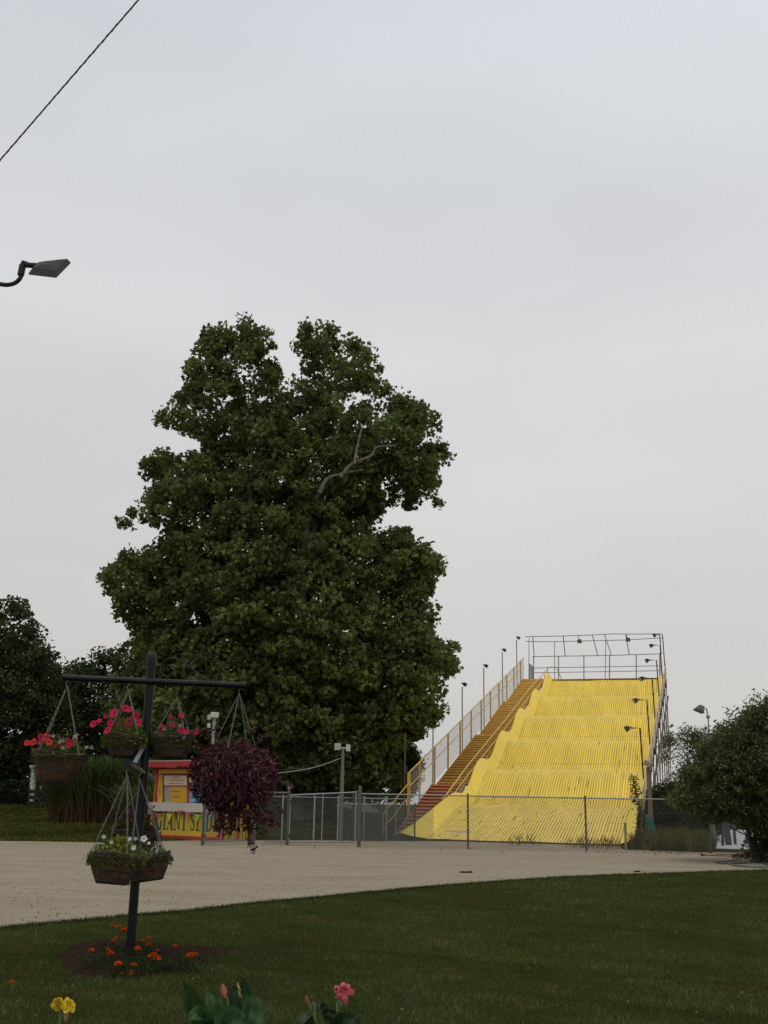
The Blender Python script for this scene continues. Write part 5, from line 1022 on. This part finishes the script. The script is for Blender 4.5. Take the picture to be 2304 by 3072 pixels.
T('conifer_tree', 'small rounded tree just left of the stair foot with pale sprays', [(842, 1700), (850, 1620), (868, 1590), (885, 1600), (905, 1615), (915, 1640), (915, 1668), (905, 1700), (892, 1725), (850, 1730)], 66, 1.6, 190, 60, .5, .16, (.050, .060, .024), 1225, None, trunk_r=.12, v=.35, zmin=.4)
T('broadleaf_tree', 'thin feathery tree behind the right side of the slide', [(1412, 1640), (1425, 1600), (1445, 1578), (1470, 1575), (1485, 1562), (1510, 1568), (1530, 1580), (1560, 1590), (1600, 1620), (1600, 1720), (1520, 1745), (1430, 1735), (1400, 1700), (1420, 1680)], 92, 2.2, 300, 45, .9, .28, (.066, .090, .036), 2060, 'trees right of the slide', trunk_r=.2, v=.35, holes=[(1445*1.389, 1650*1.389, 45, .25), (1470*1.389, 1625*1.389, 40, .35), (1440*1.389, 1690*1.389, 40, .4)], aspect=.3, zmin=.4)
T('hedge_shrub', 'dark thicket of shrubs behind the weeds right of the slide', [(1375, 1712), (1400, 1700), (1440, 1690), (1530, 1690), (1560, 1700), (1560, 1800), (1540, 1815), (1380, 1815), (1375, 1780)], 56, 1.6, 330, 60, .5, .17, (.046, .062, .020), 2030, None, trunk_r=.08, v=.4, alt=(.10, .10, .03), altp=.05, zmin=.1)
T('thin_trunk_tree', 'row of slender trunks and foliage beyond the fence at far right', [(1500, 1680), (1700, 1680), (1800, 1700), (1800, 1785), (1740, 1795), (1650, 1785), (1600, 1780), (1500, 1795)], 90, 2.5, 420, 50, .9, .3, (.036, .05, .02), 2260, 'trees right of the slide', trunk_r=.2, v=.35, zmin=.4)
for i, (u, v0, r) in enumerate(((2166, 2452, .06), (2184, 2445, .12), (2204, 2450, .06), (2236, 2450, .07))):
    b = at(u, 2500, 49+i); b.z = 0; q = at(u+4, 2405, 49+i)
    t = thing('tree_trunk', ['thin pale trunk nearest the corner fence post', 'thick dark blue grey trunk behind the right fence', 'forked slim trunk right of the thick one', 'slim trunk half hidden by the near bush'][i], 'tree trunk', b, 'trunks behind the right fence')
    m = MB(); m.tube(smooth_path([b, b.lerp(q, .5)+Vector((random.uniform(-.1, .1), 0, 0)), q], 4), [r*1.2]*3+[r]*3+[r*.8]*3, 8); m.build('trunk', mat('trunk_blue_grey', (.075, .08, .085), .9, var=.3, bump=.4), t, True)
    m = MB(); a = b.lerp(q, .45); m.tube([a, a+Vector((.25*(1 if i % 2 else -1), 0, 1.2))], [r*.5, r*.2], 6); m.build('branch', mat('trunk_blue_grey', (0, 0, 0)), t, True)
# near bush at right
bf = G(2268, 2588); bf.z = 0
bl = tree('large_shrub', 'big dark multi stemmed shrub overhanging the path at the right edge', 'shrub', I([(1448, 1735), (1452, 1705), (1470, 1690), (1466, 1664), (1488, 1645), (1505, 1650), (1512, 1612), (1528, 1600), (1535, 1600), (1555, 1572), (1580, 1562), (1590, 1545), (1610, 1530), (1625, 1510), (1640, 1520), (1665, 1498), (1720, 1500), (1780, 1540), (1800, 1650), (1790, 1760), (1760, 1820), (1700, 1830), (1650, 1815), (1600, 1775), (1540, 1775), (1500, 1762), (1470, 1750)]), bf.y, 3.4, 1500, 62, .36, .12, (.090, .118, .042), bf, trunk_r=.10, v=.35, alt=(.12, .15, .05), altp=.12, aspect=.42, zmin=.5, up=.5, edge=.35, holes=[(2060, 2290, 30, .3), (2110, 2330, 26, .4), (2075, 2380, 30, .4), (2170, 2230, 24, .4), (2230, 2400, 28, .5)])
for i, (u, v) in enumerate(((2230, 2450), (2300, 2440), (2262, 2430), (2330, 2470))):
    m = MB(); m.tube(smooth_path([bf+Vector((random.uniform(-.15, .3), random.uniform(-.1, .1), -.05)), at((u+2270)/2, 2520, bf.y), at(u, v-40, bf.y)], 4), [.09, .085, .08, .075, .07, .065, .06, .05, .04], 7); m.build('stem', M_bark, bl, True)
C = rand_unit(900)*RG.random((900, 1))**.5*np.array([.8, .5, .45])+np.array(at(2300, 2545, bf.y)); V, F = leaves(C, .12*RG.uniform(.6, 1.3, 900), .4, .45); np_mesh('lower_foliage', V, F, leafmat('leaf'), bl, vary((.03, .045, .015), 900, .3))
# upright shoots along the top of the shrub
for (u, v) in [(2268, 2078), (2255, 2095), (2235, 2112), (2215, 2125), (2182, 2132), (2196, 2150), (2150, 2165), (2300, 2080), (2160, 2180), (2120, 2185), (2010, 2180), (2060, 2190), (2140, 2200)]:
    q = np.array(at(u, v, bf.y)); C = []; D = []
    for k in range(26): h = random.uniform(-.5, .12); C.append(q+np.array([random.gauss(0, .06), random.gauss(0, .08), h])); D.append([random.choice((-1, 1))*random.uniform(.6, 1), random.gauss(0, .4), random.uniform(.1, .6)])
    V, F = leaves(np.array(C), .13*RG.uniform(.7, 1.2, len(C)), .3, .38, np.array(D)); np_mesh('shoot', V, F, leafmat('leaf'), bl, vary((.05, .072, .02), len(C), .3))
# vine like young plant beside the slide
p = G(1915, 2545); t = thing('sapling', 'young pinnate leaved sapling climbing in front of the right slide edge', 'sapling', p); q = at(1905, 2325, p.y)
C = []; D = []
for k in range(60):
    f_ = k/60; c = Vector(p).lerp(at(1922, 2440, p.y), min(1, f_*2)) if f_ < .5 else at(1922, 2440, p.y).lerp(at(1898, 2325, p.y), (f_-.5)*2)
    for _ in range(9): C.append(np.array(c)+RG.normal(0, [.10, .10, .05])); D.append([random.choice((-1, 1)), random.gauss(0, .3), random.uniform(-.4, .3)])
V, F = leaves(np.array(C), .15*RG.uniform(.6, 1.2, len(C)), .3, .3, np.array(D)); np_mesh('foliage', V, F, leafmat('leaf'), t, vary((.045, .07, .02), len(C), .3))
m = MB(); m.tube([p, at(1922, 2440, p.y), at(1898, 2325, p.y)], [.03, .022, .008], 5); m.build('stem', M_bark, t, True)
# ================================================================ tall ornamental grass
def tall_grass(label, u0, u1, vb, vt, Y, n, poly_t, seed):
    random.seed(seed); a, b = at(u0, vb, Y), at(u1, vb, Y); t = thing('ornamental_grass', label, 'ornamental grass', Vector(((a.x+b.x)/2, Y, gz((a.x+b.x)/2, Y))))
    V = []; F = []; cols = []; sV = []; sF = []; sc_ = []
    H = at(0, vt, Y).z-at(0, vb, Y).z
    for i in range(n):
        f_ = random.random(); x = a.x+(b.x-a.x)*f_; y = Y+random.uniform(-1.3, 1.3); z0 = gz(x, y); h = H*poly_t(f_)*random.uniform(.55, 1.08); side = (f_-.5)*1.6+random.gauss(0, .5); dy = random.gauss(0, .5); w_ = random.uniform(.018, .032)
        pts = [(x, y, z0), (x+side*.12*h, y+dy*.1*h, z0+h*.45), (x+side*.30*h, y+dy*.25*h, z0+h*.85), (x+side*.42*h, y+dy*.36*h, z0+h*.97), (x+side*.60*h, y+dy*.5*h, z0+h*(.82+.1*random.random()))]
        b_ = len(V); ph = random.uniform(0, 3.14); wx, wy = math.cos(ph), math.sin(ph)
        for k, p in enumerate(pts): ww = w_*(1, 1.1, .9, .6, .08)[k]; V += [(p[0]-wx*ww, p[1]-wy*ww, p[2]), (p[0]+wx*ww, p[1]+wy*ww, p[2])]
        g_ = random.uniform(.7, 1.35)
        for k in range(4): F.append((b_+2*k, b_+2*k+1, b_+2*k+3, b_+2*k+2)); c = (.085, .058, .026) if k == 0 else (.055, .062, .020) if k == 1 else (.062, .095, .024); cols.append([q*g_ for q in c])
    np_mesh('blades', V, F, leafmat('leaf'), t, np.array(cols)); return t
tall_grass('tall clump of arching ornamental grass with brown stems on the left lawn', 175, 445, 2449, 2268, 55, 5200, lambda f: .62+.45*math.sin(math.pi*min(1, f*.9+.08)), 3)
tall_grass('pale edged smaller grass clump tucked beside the ticket booth', 395, 448, 2500, 2340, 49, 500, lambda f: .9, 4)
random.seed(9)
# ================================================================ white posts and dark fence on the left lawn
M_wp = mat('white_post_paint', (.50, .50, .46), .6, var=.08)
def white_col(label, ub, vb, ut, vt, Y):
    b = at(ub, vb, Y); tp = at(ut, vt, Y); t = thing('white_column', label, 'column', b, 'white columns on the left lawn'); h = (tp-b).length; tp = b+Z*h; m = MB(); m.tube([b, tp-Z*.35], [.17, .15], 16); m.build('shaft', M_wp, t, True)
    m = MB(); m.lathe(tp-Z*.38, [(.16, 0), (.19, .03), (.16, .07), (.16, .14), (.23, .17), (.24, .22)], 16); m.box(tp-Z*.07, (.46, .46, .14)); m.build('capital', M_wp, t, False); return t
white_col('short white column with square cap beneath the far left flower basket', 92, 2414, 101, 2296, 66); white_col('white column with leaves over its cap at the left edge', 14, 2410, 19, 2268, 72)
bf_ = thing('board_fence', 'low dark board fence crossing in front of the white column', 'fence', at(110, 2400, 64.5))
for i, (z0) in enumerate((.30, .62, .95)):
    m = MB(); a, b = at(84, 2400, 64.6), at(230, 2400, 64.6); g0 = gz(a.x, a.y); m.obox(Vector((a.x, a.y, g0+z0)), Vector((b.x, b.y, g0+z0)), Z, .05, .22); m.build('board', mat('dark_board', (.018, .017, .015), .85), bf_)
for u in (84, 130, 180, 230): a = at(u, 2400, 64.7); g0 = gz(a.x, a.y); m = MB(); m.box(Vector((a.x, a.y+.06, g0+.55)), (.12, .1, 1.2)); m.build('post', mat('dark_board', (0, 0, 0)), bf_)
a = at(20, 2400, 67); C = rand_unit(9000)*RG.random((9000, 1))**.4*np.array([5.2, .8, .8])+np.array([a.x-1, 68.0, gz(a.x, 68)+.75]); C = C[C[:, 2] > 1]; V, F = leaves(C, .16*RG.uniform(.6, 1.3, len(C)), .4)
t = thing('hedge', 'low dark clipped hedge along the back of the left lawn', 'hedge', (a.x-1, 68, gz(a.x, 68))); np_mesh('foliage', V, F, leafmat('leaf'), t, vary((.026, .040, .018), len(C), .35)); m = MB(); m.box((a.x-1, 68, gz(a.x, 68)+.3), (9.4, .5, .8)); m.build('stems', mat('dark_board', (0, 0, 0)), t)
# ================================================================ small things seen through the gates
pv = at(1010, 2470, 84); pv.z = gz(pv.x, pv.y)-.1; t = thing('pavilion', 'low pavilion with grey hipped roof seen through the wide gate', 'pavilion', pv)
zt_ = at(1010, 2455, 84).z; zt2 = at(1010, 2424, 84).z
m = MB(); P = [(-1.6, -1.5, 0), (3.2, -1.5, 0), (3.2, 2, 0), (-1.6, 2, 0), (-.2, 0, zt2-zt_+.35), (1.6, 0, zt2-zt_+.35)]; e0 = Vector((pv.x, pv.y, zt_+.5)); m.add([e0+Vector(p) for p in P], [(0, 1, 5, 4), (1, 2, 5), (2, 3, 4, 5), (3, 0, 4), (3, 2, 1, 0)]); m.build('roof', mat('roof_grey', (.16, .17, .17), .8, var=.1), t)
for x in (-1.4, .2, 1.6, 3): m = MB(); m.tube([pv+Vector((x, -1.3, 0)), Vector((pv.x+x, pv.y-1.3, zt_+.5))], .08, 6); m.build('post', M_white, t)
p = at(976, 2480, 74); p.z = gz(p.x, p.y)+.0; t = thing('parked_trailer', 'small white and red trailer parked beyond the inner fence', 'trailer', p)
m = MB(); m.add([p+Vector(q) for q in ((-.75, -.6, .35), (.75, -.6, .2), (.75, .6, .2), (-.75, .6, .35), (-.75, -.6, 1.15), (.1, -.6, .9), (.1, .6, .9), (-.75, .6, 1.15), (.75, -.6, .5), (.75, .6, .5))], [(0, 1, 8, 5, 4), (3, 7, 6, 9, 2), (4, 5, 6, 7), (5, 8, 9, 6), (0, 4, 7, 3), (1, 2, 9, 8), (0, 3, 2, 1)]); m.build('body', mat('trailer_white', (.42, .42, .42), .5), t, bevel=.03)
m = MB(); m.obox(p+Vector((-.5, -.63, .32)), p+Vector((.72, -.63, .26)), Z, .03, .14); m.build('red_stripe', mat('trailer_red', (.30, .03, .04), .5), t)
for x in (-.4, .35): m = MB(); m.tube([p+Vector((x, -.64, .2)), p+Vector((x, -.5, .2))], .2, 12); m.build('wheel', mat('tyre', (.02, .02, .02), .8), t)
p = at(965, 2448, 80); t = thing('white_canopy', 'small tilted white canopy panel beside the pavilion roof', 'canopy', Vector((p.x, p.y, 1))); m = MB(); m.add([p+Vector(q) for q in ((-.1, -.3, -.25), (.75, -.3, -.15), (1.0, .3, .45), (.3, .3, .35), (-.1, -.3, -.31), (.75, -.3, -.21), (1.0, .3, .39), (.3, .3, .29))], [(0, 1, 2, 3), (7, 6, 5, 4), (0, 4, 5, 1), (1, 5, 6, 2), (2, 6, 7, 3), (3, 7, 4, 0)]); m.build('cover', mat('canopy_white', (.5, .52, .54), .7), t)
m = MB(); m.tube([Vector((p.x+.3, p.y, 1.0)), p+Vector((.3, 0, -.15))], .04, 5); m.build('pole', M_white, t)
# ================================================================ hose, rods and clutter under the shrub
M_hose = mat('hose_green', (.015, .085, .055), .4, spec=.5)
def H3(x, y): return (2080+x*.13502, 2420+y*.13502)
def gh(x, y, z=.02): return G(*H3(x, y), z)
hp = gh(1100, 1150); t = thing('garden_hose', 'green garden hose looping up and trailing in coils on the path at right', 'hose', hp)
m = MB(); m.tube(smooth_path([gh(1160, 1250), gh(800, 1265), gh(520, 1250), gh(500, 1225), gh(700, 1205), gh(900, 1185), gh(1050, 1150), gh(1100, 1120)], 5), .022, 7); m.tube(smooth_path([gh(760, 1255), gh(900, 1305), gh(1200, 1335), gh(1500, 1345), gh(1700, 1340), gh(2000, 1320)], 5), .024, 7); m.build('coil', M_hose, t, True)
yy = gh(1100, 1100).y; L_ = [(1100, 1110), (1090, 1000), (1120, 860), (1180, 740), (1260, 680), (1310, 710), (1330, 820), (1320, 1000)]; m = MB(); m.tube(smooth_path([at(*H3(x, y), yy) for x, y in L_], 5), .022, 7); m.build('loop', M_hose, t, True)
m = MB(); m.tube(smooth_path([at(*H3(x, y), yy) for x, y in ((1060, 1150), (1070, 1200), (1160, 1250))], 4), .018, 6); m.build('nozzle_end', mat('hose_pale', (.25, .33, .28), .5), t, True)
t = thing('metal_rods', 'pair of long rusty rods lying on the path under the right hand shrub', 'rods', gh(200, 1070)); 
m = MB(); m.tube([gh(190, 1070, .05), gh(1150, 1110, .05)], .022, 6); m.tube([gh(480, 1050, .05), gh(1100, 1060, .05)], .02, 6); m.build('rods', mat('rust_rod', (.16, .08, .04), .7), t, True); m = MB(); m.ball(gh(195, 1068, .06), .05, 7, 5); m.build('knob', M_dgrey, t, True)
t = thing('rubble_pile', 'small heap of reddish bricks and stones beside the hose', 'rubble', gh(1200, 1080)); m = MB()
for i in range(26): c = gh(random.uniform(900, 1330), random.uniform(1050, 1140), random.uniform(.03, .22)*(1 if i % 2 else .4)); m.box(c, (random.uniform(.08, .2), random.uniform(.08, .16), random.uniform(.05, .12)), Matrix.Rotation(random.uniform(0, 3), 3, 'Z') @ Matrix.Rotation(random.uniform(-.4, .4), 3, 'X'))
m.build('stones', mat('rubble', (.16, .095, .075), .9, var=.5, vscale=5, bump=.4), t, bevel=.015)
t = thing('sprinkler_stand', 'green hose stand with lime yellow stake under the shrub', 'hose stand', gh(1400, 1110)); m = MB()
for dx, dy in ((-110, 40), (90, -50), (250, 170), (60, 80)): m.tube([at(*H3(1390, 1085), gh(1390, 1130).y), gh(1390+dx, 1130+dy)], .025, 6)
m.build('legs', M_hose, t, True); m = MB(); m.tube([at(*H3(1385, 1090), yy), at(*H3(1350, 970), yy)], .03, 6); m.build('stake', mat('lime', (.25, .36, .03), .5), t, True); m = MB(); m.tube([at(*H3(1250, 590), yy), at(*H3(1215, 330), yy)], .018, 5); m.build('ribbon', mat('lime', (0, 0, 0)), t)
m = MB(); m.tube([at(*H3(1385, 1080), yy), at(*H3(1250, 590), yy)], .008, 4); m.build('rod', M_dgrey, t)
